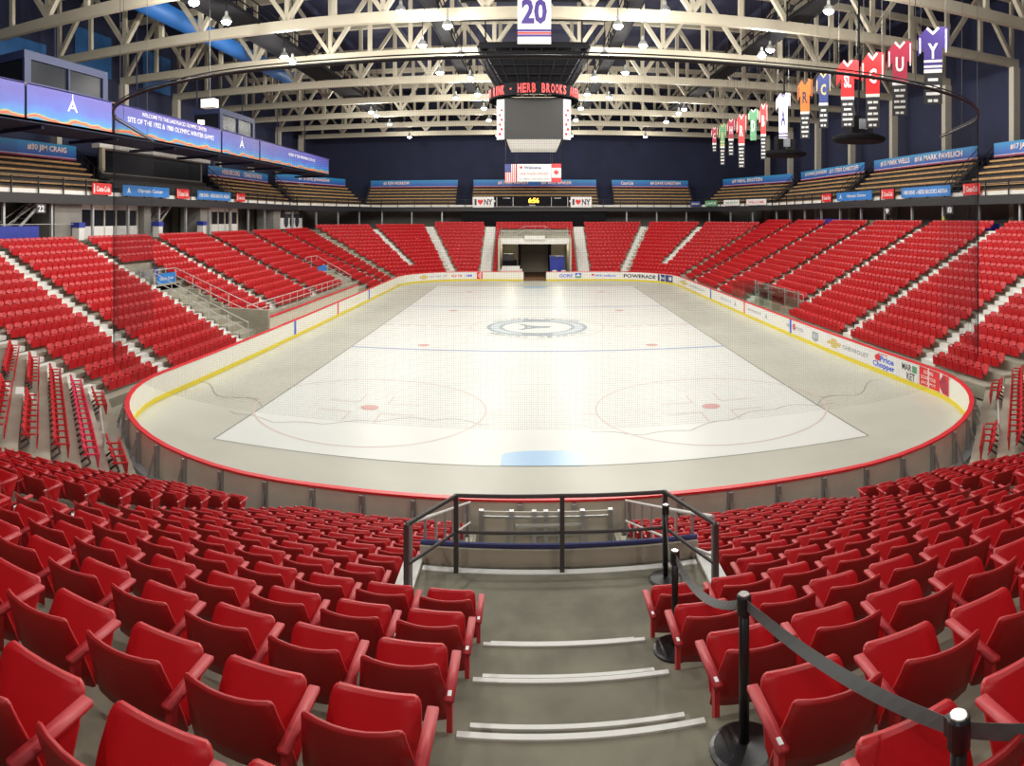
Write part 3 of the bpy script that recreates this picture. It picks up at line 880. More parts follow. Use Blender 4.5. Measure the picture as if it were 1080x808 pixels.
for s in near:
    px, py, d = visible(s)
    inframe = -38/ max(.2, d/6) < px < 1080+38/max(.2, d/6) and py < 808+110
    if inframe: cand.append((d, s))
cand.sort(key=lambda t: t[0])
chosen = cand[:300]; ch = set(id(c[1]) for c in chosen)
rowset = sorted(set(c[1][3] for c in chosen))
ROWN = {k: ORD[i+1] for i, k in enumerate(rowset)}
def seat_label(s):
    x, y, z, k, j, anc, sg, last = s
    r = ROWN[k]
    low = 'platform' if k >= 3 else 'middle stair'
    if anc == 'L': return f'red folding seat {ORD[j]} left of the {low}, {r} row up from picture bottom'
    if anc == 'R': return f'red folding seat {ORD[j]} right of the {low}, {r} row up from picture bottom'
    if anc == 'LL': return f'red folding seat {ORD[j]} beyond the left side aisle, {r} row up from bottom'
    return f'red folding seat {ORD[j]} beyond the right side aisle, {r} row up from bottom'
for d, s in sorted(chosen, key=lambda t: (t[1][3], t[1][5], t[1][4])):
    x, y, z, k, j, anc, sg, last = s
    root = empty('folding_chair', (x, y, z), random.uniform(-.012,.012))
    tag(root, seat_label(s), 'chair', 'red folding seats in the near stand')
    add_part(root, 'backrest'); pan = add_part(root, 'seat_pan'); pan.rotation_euler.x = 0
    add_part(root, 'armrest', sg*.265); add_part(root, 'side_frame', sg*.265)
    if j == 1:
        add_part(root, 'armrest', -sg*.265); add_part(root, 'side_frame', -sg*.265); add_part(root, 'number_plate', -sg*.265)
rest_near = [s for s in near if id(s) not in ch]

# massed seats of the whole bowl: low-detail copy of the same seat
lv, lf, lm = [], [], []
def addlow(v, f, m):
    n = len(lv); lv.extend(v); lf.extend([tuple(n+i for i in q) for q in f]); lm.extend([m]*len(f))
v, f = slab(back_rows(3, False), .03); addlow(v, f, 0)
v, f = slab(pan_rows(2, False), .035); addlow(v, f, 0)
t = MB(); t.box(.235, .295, .0, .38, .54, .575); addlow(t.v, t.f, 0)
t = MB(); t.bar((.265,-.02,.18),(.265,.20,.34),.04,.05); t.bar((.265,.20,.34),(.265,.12,.56),.03,.04); addlow(t.v, t.f, 1)
lv = np.array(lv)
far_list = [(x, y, z, hd) for (x, y, z, hd, nm, k, a, b) in SEATS]+[(s[0], s[1], s[2], PI/2) for s in rest_near if s[3] > -3]
pink = [(x,y,z,hd) for (x, y, z, hd, nm, k, a, b) in SEATS if nm == 'near_left_corner' and k == 1]
pk = set(pink)
def mass(lst, name, m0, label):
    V = []; Fc = []; Mi = []
    for i, (x, y, z, hd) in enumerate(lst):
        a = hd-PI/2; c, s = math.cos(a), math.sin(a)
        P = np.empty_like(lv); P[:,0] = lv[:,0]*c-lv[:,1]*s+x; P[:,1] = lv[:,0]*s+lv[:,1]*c+y; P[:,2] = lv[:,2]+z
        V.append(P); n = i*len(lv); Fc.extend([tuple(n+q for q in f) for f in lf]); Mi.extend(lm)
    me = bpy.data.meshes.new(name); me.from_pydata(np.concatenate(V).tolist(), [], Fc)
    me.materials.append(MATS[m0]); me.materials.append(MATS['iron'])
    me.polygons.foreach_set('material_index', Mi); me.update()
    o = bpy.data.objects.new(name, me); COL.objects.link(o); tag(o, label, 'seats', None, 'stuff'); return o
mass([q for q in far_list if q not in pk], 'stadium_seats', 'red_plastic', 'thousands of red folding seats filling the stands all round the rink')
for i, q in enumerate(sorted(pink)):
    pass
mass(pink, 'pink_stadium_seats', 'pink_plastic', 'row of pinkish red seats in the near left corner')
print('SEATS', len(far_list), len(chosen), len(cand), cand[-1][0], chosen[-1][0], rowset)

# ------------------------------------------------------------------ dark railing on the platform
rl = empty('platform_railing', (.3, 6.95, 3.8)); tag(rl, 'dark grey steel railing across the front of the concrete platform', 'railing')
RO = Vector((.3, 6.95, 3.8))
RP = [(-1.18,6.22,0),(-.79,6.95,0),(.315,6.98,0),(1.40,6.95,0),(1.72,6.10,0)]
def rpart(mb, name, m='rail_dark', par=rl, org=RO):
    mb.v = [tuple(Vector(p)-org) for p in mb.v]; o = mb.obj(name, m); o.parent = par; return o
rpart(MB().tube([(p[0],p[1],4.60) for p in RP], .022, 8), 'top_rail')
rpart(MB().tube([(p[0],p[1],4.22) for p in RP], .018, 8), 'middle_rail')
for p in RP: rpart(MB().box(p[0]-.024, p[0]+.024, p[1]-.024, p[1]+.024, 3.80, 4.61), 'post')

# light railings down both sides of the players' way
for s, x0, x1, nm in ((-1,-1.16,-1.14,'left'),(1,1.76,1.74,'right')):
    org = Vector((x0, 6.3, 3.8)); r = empty('slope_railing', org)
    tag(r, f'light grey sloping railing on the {nm} side of the players way', 'railing')
    def pz(y, up): return 3.80-.387*(y-6.3)+up
    y0, y1 = 6.35, 12.3
    rpart(MB().tube([(x0,y0,pz(y0,.78)),(x1,y1,pz(y1,.78))], .02, 8), 'top_rail', 'rail_light', r, org)
    rpart(MB().tube([(x0,y0,pz(y0,.40)),(x1,y1,pz(y1,.40))], .018, 8), 'lower_rail', 'rail_light', r, org)
    for j in range(8):
        y = y0+(y1-y0)*j/7; k = min(11, max(3, int((y-3.38)/.93)))
        rpart(MB().tube([(x0,y,FZ(k)+.05),(x0,y,pz(y,.78))], .017, 6), 'baluster', 'galv', r, org)

# gate frame in the players' way, behind the near boards
org = Vector((.3, 14.7, 0)); g = empty('service_gate', org); tag(g, 'steel framed double gate behind the near boards below the railing', 'gate')
for x0, x1 in ((-1.1,.28),(.34,1.72)):
    rpart(MB().box(x0, x1, 14.84, 14.88, .12, .98), 'gate_panel', 'board_back', g, org)
for x in (-1.12, -.45, .05, .31, .62, 1.12, 1.74):
    rpart(MB().box(x-.05, x+.05, 14.72, 14.84, .05, 1.04), 'gate_post', 'steel' if abs(x-.31) > 1.3 else 'galv', g, org)
for z in (.18, .55, .92): rpart(MB().bar((-1.1,14.70,z),(1.7,14.70,z),.04,.05), 'crossbar', 'steel', g, org)
rpart(MB().bar((-.35,14.62,.78),(1.05,14.62,.80),.03,.05), 'latch_bar', 'rail_light', g, org)
rpart(MB().box(.26, .36, 14.6, 14.7, .05, .3), 'floor_bolt', 'brown', g, org)

# ------------------------------------------------------------------ belt stanchions
def stanchion(x, y, z, label):
    r = empty('belt_stanchion', (x, y, z)); tag(r, label, 'stanchion', 'black retractable belt stanchions')
    kid(r, MB().lathe([(.17,0),(.17,.012),(.15,.022),(.06,.034),(.03,.04)], 28).obj('base', 'belt_black', smooth=False))
    kid(r, MB().lathe([(.026,.03),(.026,.70)], 16).obj('pole', 'belt_black', smooth=True))
    hd = kid(r, MB().lathe([(.028,.66),(.036,.67),(.036,.755),(.030,.762)], 18).obj('belt_head', 'belt_black'))
    kid(hd, MB().lathe([(.028,.760),(.026,.766)], 18).obj('cap', 'chrome'))
    kid(r, MB().box(-.02, .02, .02, .05, .68, .74).obj('belt_clip', 'belt_black'))
    return Vector((x, y, z+.72))
s1 = stanchion(1.03, 3.14, FZ(-1), 'black belt stanchion beside the lowest striped stair nosing')
s2 = stanchion(1.10, 5.07, FZ(1), 'black belt stanchion behind the aisle seats halfway down the stair')
s3 = stanchion(1.36, 6.72, FZ(2), 'black belt stanchion in the right corner of the railed platform')
s4 = stanchion(1.20, 1.62, FZ(-2), 'black belt stanchion cut off at the bottom edge, silver cap showing')
def belt(a, b, sag, label, wd=.048, twist=0.0):
    N = 20; mb = MB(); vs = []; a = Vector(a); b = Vector(b)
    for i in range(N+1):
        t = i/N; p = a.lerp(b, t); p.z -= sag*4*t*(1-t)
        d = (b-a); sd = Vector((-d.y, d.x, 0)).normalized()
        ang = twist*math.sin(PI*t); up = Vector((0,0,1))*math.cos(ang)+sd*math.sin(ang)
        nn = sd*math.cos(ang)-Vector((0,0,1))*math.sin(ang)
        for q in (p-up*wd/2-nn*.001, p+up*wd/2-nn*.001, p+up*wd/2+nn*.001, p-up*wd/2+nn*.001): vs.append(q)
    fs = []
    for i in range(N):
        for k in range(4): fs.append((4*i+k, 4*i+(k+1)%4, 4*i+4+(k+1)%4, 4*i+4+k))
    mb.faces(vs, fs); tag(mb.obj('barrier_belt', 'belt_strap'), label, 'belt')
belt(s1, s4, .035, 'grey barrier belt crossing the nearest right seats to the bottom corner', .05, .6)
belt(s2, s1, .13, 'grey barrier belt sagging between the two middle stanchions', .05, .8)
belt(s3, s2, .25, 'grey barrier belt hanging from the platform stanchion down the stair', .03, .3)
belt(s4, (2.6, .8, s4.z-.1), .05, 'short end of barrier belt leaving the corner stanchion to the right', .05, .5)

# ------------------------------------------------------------------ roof, walls, columns
HXW = 34.6
struct(MB().box(-36, 36.7, -8, 104, 25.2, 25.5).obj('ceiling', 'navy_roof'))
struct(MB().box(AX-HXW-.4, AX-HXW, -8, 104, -.5, 25.2).obj('wall_left', 'navy_wall'))
struct(MB().box(AX+HXW, AX+HXW+.4, -8, 104, -.5, 25.2).obj('wall_right', 'navy_wall'))
struct(MB().box(-36, 36.7, 101.5, 102, -.5, 25.2).obj('wall_far', 'navy_wall'))
for i, (y, z) in enumerate(((26,17.5),(33.5,17.2),(42,19.5),(52,19.6))):
    struct(MB().box(AX-HXW, AX-HXW+.1, y, y+5.0, z, z+3.6).obj('trim_wall_panel', 'blue_panel'), 'lighter blue panel high on the left wall')
TY = [30.2]+[38.3+8.9*n for n in range(7)]
ZL = 18.95
def make_truss():
    r = empty('roof_truss', (AX, 0, ZL))
    kid(r, MB().box(-33.6, 33.6, -.2, .2, 0, .62).obj('bottom_chord', 'truss_cream'))
    kid(r, MB().box(-33.6, 33.6, -.2, .2, 4.9, 5.4).obj('top_chord', 'truss_cream'))
    post = MB().box(-.14, .14, -.13, .13, .62, 4.9).mesh('post', 'truss_cream')
    dg = [MB().bar((s*-1.5,0,.6 if True else 0),(s*1.5,0,4.92),.26,.34,up=(0,1,0)).mesh('brace', 'truss_cream') for s in (1,-1)]
    for i in range(-11, 12):
        o = bpy.data.objects.new('post', post); COL.objects.link(o); o.location.x = i*3.0; kid(r, o)
    for i in range(-11, 11):
        o = bpy.data.objects.new('brace', dg[0 if i % 2 else 1]); COL.objects.link(o); o.location.x = i*3.0+1.5; kid(r, o)
    sub = MB().bar((0,0,.6),(1.5,0,2.76),.18,.22,up=(0,1,0)).mesh('sub_brace', 'truss_cream')
    return r
tr0 = make_truss()
names = ['nearest and highest in the picture','second from the camera','third from the camera','fourth from the camera','fifth from the camera','third from the far wall','second from the far wall','closest to the far wall']
for i, y in enumerate(TY):
    t = tr0 if i == 0 else copy_tree(tr0)
    t.location.y = y
    tag(t, f'cream steel roof truss spanning the rink, {names[i]}', 'truss', 'cream roof trusses across the hall')
for sd, nm in ((-1,'left'),(1,'right')):
    for i, y in enumerate(TY):
        o = MB().box(AX+sd*33.3-.32, AX+sd*33.3+.32, y-.28, y+.28, 0, ZL).obj('pillar', 'column_cream')
        struct(o, f'cream steel pillar on the {nm} carrying a roof truss')
# purlins above the trusses
for i, x in enumerate(range(-30, 31, 6)):
    struct(MB().box(AX+x-.12, AX+x+.12, 10, 101, 24.35, 24.75).obj('beam_purlin', 'navy_roof'))

# catwalks with lamps
def catwalk(x, w_, label, y0=22, y1=99, z=19.6):
    org = Vector((x, y0, z)); r = empty('catwalk', org); tag(r, label, 'catwalk')
    rpart(MB().box(x-w_/2, x+w_/2, y0, y1, z, z+.08), 'deck', 'black', r, org)
    for s in (-1, 1):
        for h in (.55, 1.1): rpart(MB().bar((x+s*w_/2,y0,z+h),(x+s*w_/2,y1,z+h),.05,.07), 'rail', 'black', r, org)
        rpart(MB().bar((x+s*w_/2,y0,z+.05),(x+s*w_/2,y1,z+.05),.06,.26), 'edge_beam', 'black', r, org)
    n = 24
    for j in range(n+1):
        y = y0+(y1-y0)*j/n
        for s in (-1, 1): rpart(MB().bar((x+s*w_/2,y,z),(x+s*w_/2,y,z+1.1),.06), 'rail_post', 'black', r, org)
catwalk(-17.5, 2.1, 'black service catwalk hung between the trusses on the left side')
catwalk(15.85, 1.2, 'black service catwalk hung between the trusses on the right side')
catwalk(-5.75, .8, 'narrow black catwalk just left of the hanging scoreboard')
catwalk(5.85, .8, 'narrow black catwalk just right of the hanging scoreboard')

# lamps --------------------------------------------------------------
def make_lamp():
    r = empty('high_bay_lamp', (0,0,0))
    kid(r, MB().lathe([(.30,0),(.30,.04),(.22,.22),(.10,.34),(.08,.55),(.03,.60)], 16).obj('reflector', 'steel'))
    kid(r, MB().lathe([(.06,-.17),(.17,-.14),(.25,-.06),(.275,.012)], 16).obj('lens', 'lamp_glow'))
    kid(r, MB().tube([(0,0,.58),(0,0,6.85)], .02, 6).obj('stem', 'black'))
    return r
lamp0 = make_lamp()
LP = []
for y in (30.5, 37.5, 44.5, 51.5, 58.5, 66.0, 74): 
    for s in (-1, 1): LP.append((AX-.3+s*4.8, y, 18.2))
for y in (34.5, 41.5, 49.5, 60.0):
    for s in (-1, 1): LP.append((AX-.3+s*6.9, y, 18.5))
for y in (29.5, 33.2, 42.0, 43.6, 66.5, 69.0, 75.5):
    LP.append((-16.3, y, 18.3)); LP.append((15.05, y-1.5, 18.3))
for y in (16, 22): 
    for s in (-1, 1): LP.append((AX+s*15.5, y, 18.3))
for y in (-4, 4, 12):  # unseen lamps added above and behind the near stand to brighten its seats
    for s in (-1, 1): LP.append((AX+s*7.0, y, 18.3))
LP += [(-16.2, 27.4, 18.4), (.6, 26, 18.6), (AX-4.8, 88, 18.2), (AX+4.8, 88, 18.2), (15.05, 88, 18.3), (-16.3, 88, 18.3)]
ld = bpy.data.lights.new('lamp_light', 'POINT'); ld.energy = LAMP_W; ld.color = (1.0, .965, .88); ld.shadow_soft_size = .2
seen_lab = {}
for i, (x, y, z) in enumerate(LP):
    r = lamp0 if i == 0 else copy_tree(lamp0)
    z = 18.35; r.location = (x, y, z)
    li = bpy.data.objects.new('bulb_light', ld); COL.objects.link(li); li.parent = r; li.location = (0,0,-.42)
    line = 'left catwalk' if x < -12 else 'right catwalk' if x > 12 else 'left of scoreboard' if x < 0 else 'right of scoreboard'
    key = line+('o' if abs(abs(x-.05)-6.9) < .3 else '')
    seen_lab[key] = seen_lab.get(key, 0)+1
    q = ORD[seen_lab[key]]
    if abs(abs(x-.05)-6.9) < .3: lab = f'white high bay lamp {line}, outer line, {q} of its line'
    elif abs(x) > 12: lab = f'white high bay lamp under the {line}, {q} of its line'
    else: lab = f'white high bay lamp {line}, inner line, {q} of its line'
    tag(r, lab, 'lamp', 'white high bay lamps under the roof')

# blue air duct
for (xa, ya, yb, lab) in ((-22.3, 33, 60, 'blue round air duct high on the left between the trusses'),):
    o = MB().tube([(xa,ya,20.6),(xa,yb,20.6)], .62, 16).obj('air_duct', 'blue_duct', smooth=True); tag(o, lab, 'duct')

# ------------------------------------------------------------------ protective netting and its pipe
pth = []
NR = BR+.30
cL = (BX-BW+BR-.3, BY0+BR); cR = (BX+BW-BR, BY0+BR)
q0 = (cL[0]+NR*math.cos(PI+.32), cL[1]+NR*math.sin(PI+.32)); q1 = (-17.0, 26.8)
for k in range(8): pth.append((q1[0]+(q0[0]-q1[0])*k/8, q1[1]+(q0[1]-q1[1])*k/8))
for k in range(0, 15):
    a = PI+.32+(PI/2-.32)*k/14; pth.append((cL[0]+NR*math.cos(a), cL[1]+NR*math.sin(a)))
for k in range(0, 15):
    a = 1.5*PI+(PI/2-.32)*k/14; pth.append((cR[0]+NR*math.cos(a), cR[1]+NR*math.sin(a)))
q0 = pth[-1]; q1 = (17.2, 24.6)
for k in range(1, 9): pth.append((q0[0]+(q1[0]-q0[0])*k/8, q0[1]+(q1[1]-q0[1])*k/8))
NZ1, NZ2 = 11.12, 2.75
pipe_pts = [(p[0],p[1],NZ1) for p in pth]
nr = empty('safety_net', (AX, BY0, NZ1)); tag(nr, 'black see-through safety net hung round the near end of the rink', 'net')
NO = Vector((AX, BY0, NZ1))
rpart(MB().tube(pipe_pts, .045, 8), 'hanging_pipe', 'rail_black', nr, NO)
rpart(MB().tube([(p[0],p[1],p[2]+.10) for p in pipe_pts], .018, 6), 'pipe_cable', 'rail_black', nr, NO)
me = bpy.data.meshes.new('net'); vs = []; fs = []; uvs = []; s_ = 0; SS = arclen(pth)
for i, p in enumerate(pth): vs += [(p[0]-NO.x,p[1]-NO.y,0),(p[0]-NO.x,p[1]-NO.y,NZ2-NZ1)]
for i in range(len(pth)-1): fs.append((2*i,2*i+1,2*i+3,2*i+2))
me.from_pydata(vs, [], fs); uvl = me.uv_layers.new(name='UVMap')
for poly in me.polygons:
    for li, vi in zip(poly.loop_indices, poly.vertices): uvl.data[li].uv = (SS[vi//2], vs[vi][2])
me.materials.append(M['netting']); me.update()
o = bpy.data.objects.new('net', me); COL.objects.link(o); o.parent = nr
for i in (2, 8, 14, 20, 26, 32, 38):
    if i < len(pth): rpart(MB().tube([(pth[i][0],pth[i][1],NZ1),(pth[i][0],pth[i][1],25.2)], .010, 5), 'hanging_cable', 'rail_dark', nr, NO)

# ------------------------------------------------------------------ balcony
FX = 28.7; BZ = 9.05
bal_edge = [(AX-FX,2),(AX-FX,77.5),(AX-22.0,94.6),(AX+22.0,94.6),(AX+FX,77.5),(AX+FX,2)]
def bal_strip(mb, pts, off0, off1, z0, z1):
    """strip along the balcony edge; offsets outwards from the rink"""
    c = Vector((AX, 45, 0)); L = []
    for i, p in enumerate(pts):
        a = Vector((*pts[max(i-1,0)],0)); b = Vector((*pts[min(i+1,len(pts)-1)],0)); p0 = Vector((*p,0))
        def nrm(d): return Vector((-d.y, d.x, 0)).normalized()
        n1 = nrm(p0-a) if i > 0 else nrm(b-p0); n2 = nrm(b-p0) if i < len(pts)-1 else nrm(p0-a)
        n = (n1+n2).normalized(); n = n/max(n.dot(n1), .3)
        if n.dot(p0-c) < 0: n = -n
        L.append((p0+n*off0, p0+n*off1))
    for (a0, a1), (b0, b1) in zip(L, L[1:]): mb.prism([(a0.x,a0.y),(b0.x,b0.y),(b1.x,b1.y),(a1.x,a1.y)], z0, z1)
    return mb
struct(bal_strip(MB(), bal_edge, 0, 7.5, 8.75, 9.0).obj('floor_balcony', 'dark_deck'))
struct(bal_strip(MB(), bal_edge, -.05, .25, 8.45, 9.05).obj('beam_balcony_edge', 'rail_black'))
# white toe strip and black rail
mb = MB(); bal_strip(mb, bal_edge, .12, .16, 9.08, 9.36); struct(mb.obj('trim_balcony_toe', 'white_paint'), 'white strip along the balcony foot')
br = empty('balcony_railing', (AX, 45, 9.0)); tag(br, 'black railing round the wooden bleacher balcony', 'railing'); BO = Vector((AX,45,9))
for z in (9.45, 9.8, 10.1): 
    mb = MB(); bal_strip(mb, bal_edge, .0, .05, z, z+.05); rpart(mb, 'rail', 'rail_black', br, BO)
npst = 0
for (a, b) in zip(bal_edge, bal_edge[1:]):
    L = math.hypot(b[0]-a[0], b[1]-a[1]); n = int(L/2.4)
    for j in range(n+1):
        x = a[0]+(b[0]-a[0])*j/n; y = a[1]+(b[1]-a[1])*j/n
        if npst < 98 and y > 20: rpart(MB().box(x-.04, x+.04, y-.04, y+.04, 9.05, 10.15), 'rail_post', 'rail_black', br, BO); npst += 1

# bleacher blocks
def bleacher(A, B, texts, label, blabel, rows=6, up=.48, run=.56, zf=9.25):
    """A-B: back line of the block seen left to right from the rink; benches step down towards the rink"""
    A = Vector((*A,0)); B = Vector((*B,0)); L = (B-A).length; r = (B-A)/L; n = Vector((r.y,-r.x,0))   # n points to the rink
    org = A.copy(); org.z = zf-.25
    e = empty('bleacher', org, math.atan2(r.y, r.x)); tag(e, label, 'bleacher')
    dep = rows*run
    mb = MB()
    for k in range(rows):
        mb.box(0, L, -dep+k*run, 0, .1+(k)*up-.12, .1+k*up+.05)
    o = mb.obj('stepped_deck', 'dark_deck'); o.parent = e
    for k in range(rows):
        y = -dep+k*run+.1; z = .1+k*up+.22
        o = MB().box(0, L, y, y+.28, z, z+.15).obj('bench', 'wood'); o.parent = e
        o = MB().box(0, L, y+.22, y+.26, z-.17, z).obj('kick_board', 'dark_deck'); o.parent = e
    # stair rail at the right-hand end
    for s, X in ((1, L+.05), (-1, -.05)):
        mb = MB(); mb.tube([(X,-dep,1.0),(X,0,rows*up+1.1)], .035, 6); mb.tube([(X,-dep,.55),(X,0,rows*up+.65)], .03, 6)
        for k in range(rows+1): mb.tube([(X,-dep+k*run,max(0,k*up-.1)),(X,-dep+k*run,1.0+k*up)], .03, 6)
        o = mb.obj('end_rail', 'rail_black'); o.parent = e
    bz = rows*up+.22
    # banner hung along the back
    bn = MB().box(0, L, -.02, .03, 0, 1.10).obj('name_banner', 'banner_name', loc=(org.x,org.y,org.z+bz), rotz=math.atan2(r.y,r.x))
    tag(bn, blabel, 'banner')
    t = MB(); fr = frame((0,-.02,0),(1,0,0),(0,0,1)); t.use('sign_white')
    for s_, x0, x1 in texts: put_text(t, s_, fr, L*(x0+x1)/2, .66, L*(x1-x0), .52, .02, .02)
    t.use('text_red')
    for s_, x0, x1 in texts: put_text(t, s_, fr, L*(x0+x1)/2-.02, .64, L*(x1-x0), .52, .012, .035)
    o = t.obj('lettering'); o.parent = bn
    return e
XB = 32.2
bleacher((AX+XB,58.0),(AX+XB,41.4), [('#15 MARK WELLS',.08,.40),('#16 MARK PAVELICH',.45,.88)], 'wooden bleacher block on the right balcony under the WELLS and PAVELICH banner', 'blue banner reading 15 MARK WELLS and 16 MARK PAVELICH')
bleacher((AX+XB,39.4),(AX+XB,20.0), [('#17 JACK O\'CALLAHAN',.10,.42),('#19',.6,.7)], 'wooden bleacher block cut off by the right edge of the picture', 'blue banner starting with 17 at the right edge')
bleacher((AX+XB,76.5),(AX+XB,60.0), [('#10 MARK JOHNSON',.08,.45),('#11 STEVE CHRISTOFF',.5,.92)], 'wooden bleacher block on the right balcony under the JOHNSON and CHRISTOFF banner', 'blue banner reading 10 MARK JOHNSON and 11 STEVE CHRISTOFF')
bleacher((AX+27.4,94.5),(AX+XB,79.4), [('#9 NEAL BROTEN',.15,.6)], 'wooden bleacher block on the far right corner of the balcony', 'blue banner reading 9 NEAL BROTEN')
bleacher((11.9,99.4),(23.6,99.4), [('Coca-Cola',.12,.28),('#8 DAVE CHRISTIAN',.5,.9)], 'wooden bleacher block on the far balcony right of the middle one', 'blue banner with cola script on the far balcony right of middle')
bleacher((-8.7,99.4),(9.6,99.4), [('#5 MIKE RAMSEY',.2,.45),('#6 BILL BAKER',.55,.8)], 'wooden bleacher block in the middle of the far balcony above the clock', 'blue banner reading RAMSEY and BAKER behind the flags')
bleacher((-24.4,99.4),(-11.0,99.4), [('#3 KEN MORROW',.15,.45)], 'wooden bleacher block on the far balcony left of the middle one', 'blue banner reading 3 KEN MORROW on the far balcony')
bleacher((AX-XB,79.0),(AX-27.4,94.5), [('#1 STEVE JANASZAK',.3,.75)], 'wooden bleacher block on the far left corner of the balcony', 'blue banner reading 1 STEVE JANASZAK')
bleacher((AX-XB,60.6),(AX-XB,76.5), [('HERB BROOKS',.2,.48),('CRAIG PATRICK',.55,.88)], 'wooden bleacher block on the left balcony beyond the black press deck', 'blue banner reading HERB BROOKS and CRAIG PATRICK', up=.43)
bleacher((AX-XB,20.0),(AX-XB,39.3), [('#28 JOHN HARRINGTON',.25,.55),('#30 JIM CRAIG',.72,.94)], 'wooden bleacher block cut off by the left edge of the picture', 'blue banner ending in 30 JIM CRAIG', up=.43)

# press deck between the left bleachers
org = Vector((AX-31, 50, 9)); pd = empty('press_deck', org); tag(pd, 'dark press deck with white cornice on the left balcony', 'press box')
for k in range(5): rpart(MB().box(AX-32.4, AX-29.6+(-.55*k), 42.0, 59.5, 9.0+k*.4, 9.4+k*.4), 'step', 'dark_deck', pd, org)
rpart(MB().box(AX-32.6, AX-32.3, 42.5, 59.5, 11.0, 13.0), 'back_panel', 'wall_grey', pd, org)
rpart(MB().box(AX-32.4, AX-31.6, 41.5, 60.0, 13.0, 13.35), 'cornice', 'white_paint', pd, org)
rpart(MB().box(AX-32.3, AX-32.2, 43.0, 59.0, 11.2, 12.9), 'window_glass', 'glass_dark', pd, org)
for j in range(4): rpart(MB().tube([(AX-31.2, 42.0+.0*j, 9.4+.9*j+.3),(AX-30.2,42.0,9.4+.9*j+.3)], .04, 6), 'ladder_rung', 'rail_black', pd, org)
rpart(MB().box(AX-31.9, AX-31.6, 41.8, 42.2, 11.2, 13.0), 'door_frame', 'wall_beige', pd, org)

# balcony rail signs
def side_sign(px0, px1, X, label, m, draw, z0=9.15, z1=9.95):
    y0, y1 = on_side(px0, X), on_side(px1, X)
    L = abs(y1-y0); yc = (y0+y1)/2; s = 1 if X > 0 else -1
    fr = frame((X, yc, 0), (0,-s,0), (0,0,1))
    mb = MB(); mb.use(m); put_panel(mb, fr, -L/2, L/2, z0, z1, -.05); o = mb.obj('balcony_sign'); tag(o, label, 'sign')
    t = MB(); draw(t, (fr[0]+fr[1].cross(fr[2])*.055, fr[1], fr[2]), L, z0, z1); q = t.obj('lettering'); q.parent = o
def w_text(s_, a=.15, b=.9, m='sign_white', hh=.45):
    def d(t, f, L, z0, z1):
        t.use(m); put_text(t, s_, f, L*((a+b)/2-.5), (z0+z1)/2, L*(b-a), (z1-z0)*hh, .004, .02)
        if s_.startswith('Olympic'): put_poly(t, f, [(L*-.42,z0+.15),(L*-.38,z1-.12),(L*-.34,z0+.15),(L*-.38,z0+.32)], .004)
    return d
def coke(t, f, L, z0, z1):
    t.use('sign_white'); put_text(t, 'Coca-Cola', f, L*.06, (z0+z1)/2, L*.72, (z1-z0)*.5, .004, .03); put_rect(t, f, -L*.44, -L*.38, z0+.1, z1-.1, .004)
SX = FX-.1
side_sign(1016, 1034, AX+SX, 'red cola sign on the right balcony rail, nearest the right edge', 'sign_red', coke)
side_sign(930, 943, AX+SX, 'red cola sign on the right balcony rail between two blue signs', 'sign_red', coke)
side_sign(867, 877, AX+SX, 'small red cola sign furthest along the right balcony rail', 'sign_red', coke)
side_sign(951, 1003, AX+SX, 'long blue 1980 RINK HERB BROOKS ARENA sign on the right rail', 'sign_blue', w_text('1980 RINK - HERB BROOKS ARENA', .05, .95))
side_sign(883, 920, AX+SX, 'blue Olympic Center sign on the right balcony rail', 'sign_blue', w_text('Olympic Center', .3, .85))
side_sign(97, 117, AX-SX, 'red cola sign on the left balcony rail, nearest the left edge', 'sign_red', coke)
side_sign(186, 199, AX-SX, 'red cola sign on the left balcony rail between two blue signs', 'sign_red', coke)
side_sign(249, 258, AX-SX, 'small red cola sign furthest along the left balcony rail', 'sign_red', coke)
side_sign(129, 178, AX-SX, 'blue Olympic Center sign on the left balcony rail', 'sign_blue', w_text('Olympic Center', .3, .85))
side_sign(208, 243, AX-SX, 'blue 1980 RINK HERB BROOKS ARENA sign on the left rail', 'sign_blue', w_text('1980 RINK - HERB BROOKS ARENA', .05, .95))
def diag_sign(x0, x1, m, label, s_, tm):
    a = Vector((AX+22.0,94.6,0)); b = Vector((AX+FX,77.5,0)); r = (b-a).normalized(); L = (b-a).length
    c = a+(b-a)*((x0+x1)/2); wdt = L*(x1-x0); fr = frame(c-Vector((r.y*-1,r.x,0))*-.0+Vector((-abs(r.y)*.1,-.05,0)), r, (0,0,1))
    mb = MB(); mb.use(m); put_panel(mb, fr, -wdt/2, wdt/2, 9.15, 9.9, -.05); o = mb.obj('balcony_sign'); tag(o, label, 'sign')
    t = MB(); t.use(tm); f2 = (fr[0]+fr[1].cross(fr[2])*.055, fr[1], fr[2]); put_text(t, s_, f2, 0, 9.52, wdt*.8, .3, .004); q = t.obj('lettering'); q.parent = o
diag_sign(.05,.19,'sign_navy','small navy sign on the far right corner of the balcony rail','ORDA','sign_white')
diag_sign(.25,.40,'sign_green','small green sign on the far right corner of the balcony rail','LAKE','sign_white')
diag_sign(.48,.66,'sign_white','white sign beside the green one on the balcony rail','NORTH','sign_green')
diag_sign(.74,.95,'sign_white','white sign with red letters nearest on the corner balcony rail','WELCOME','text_red')

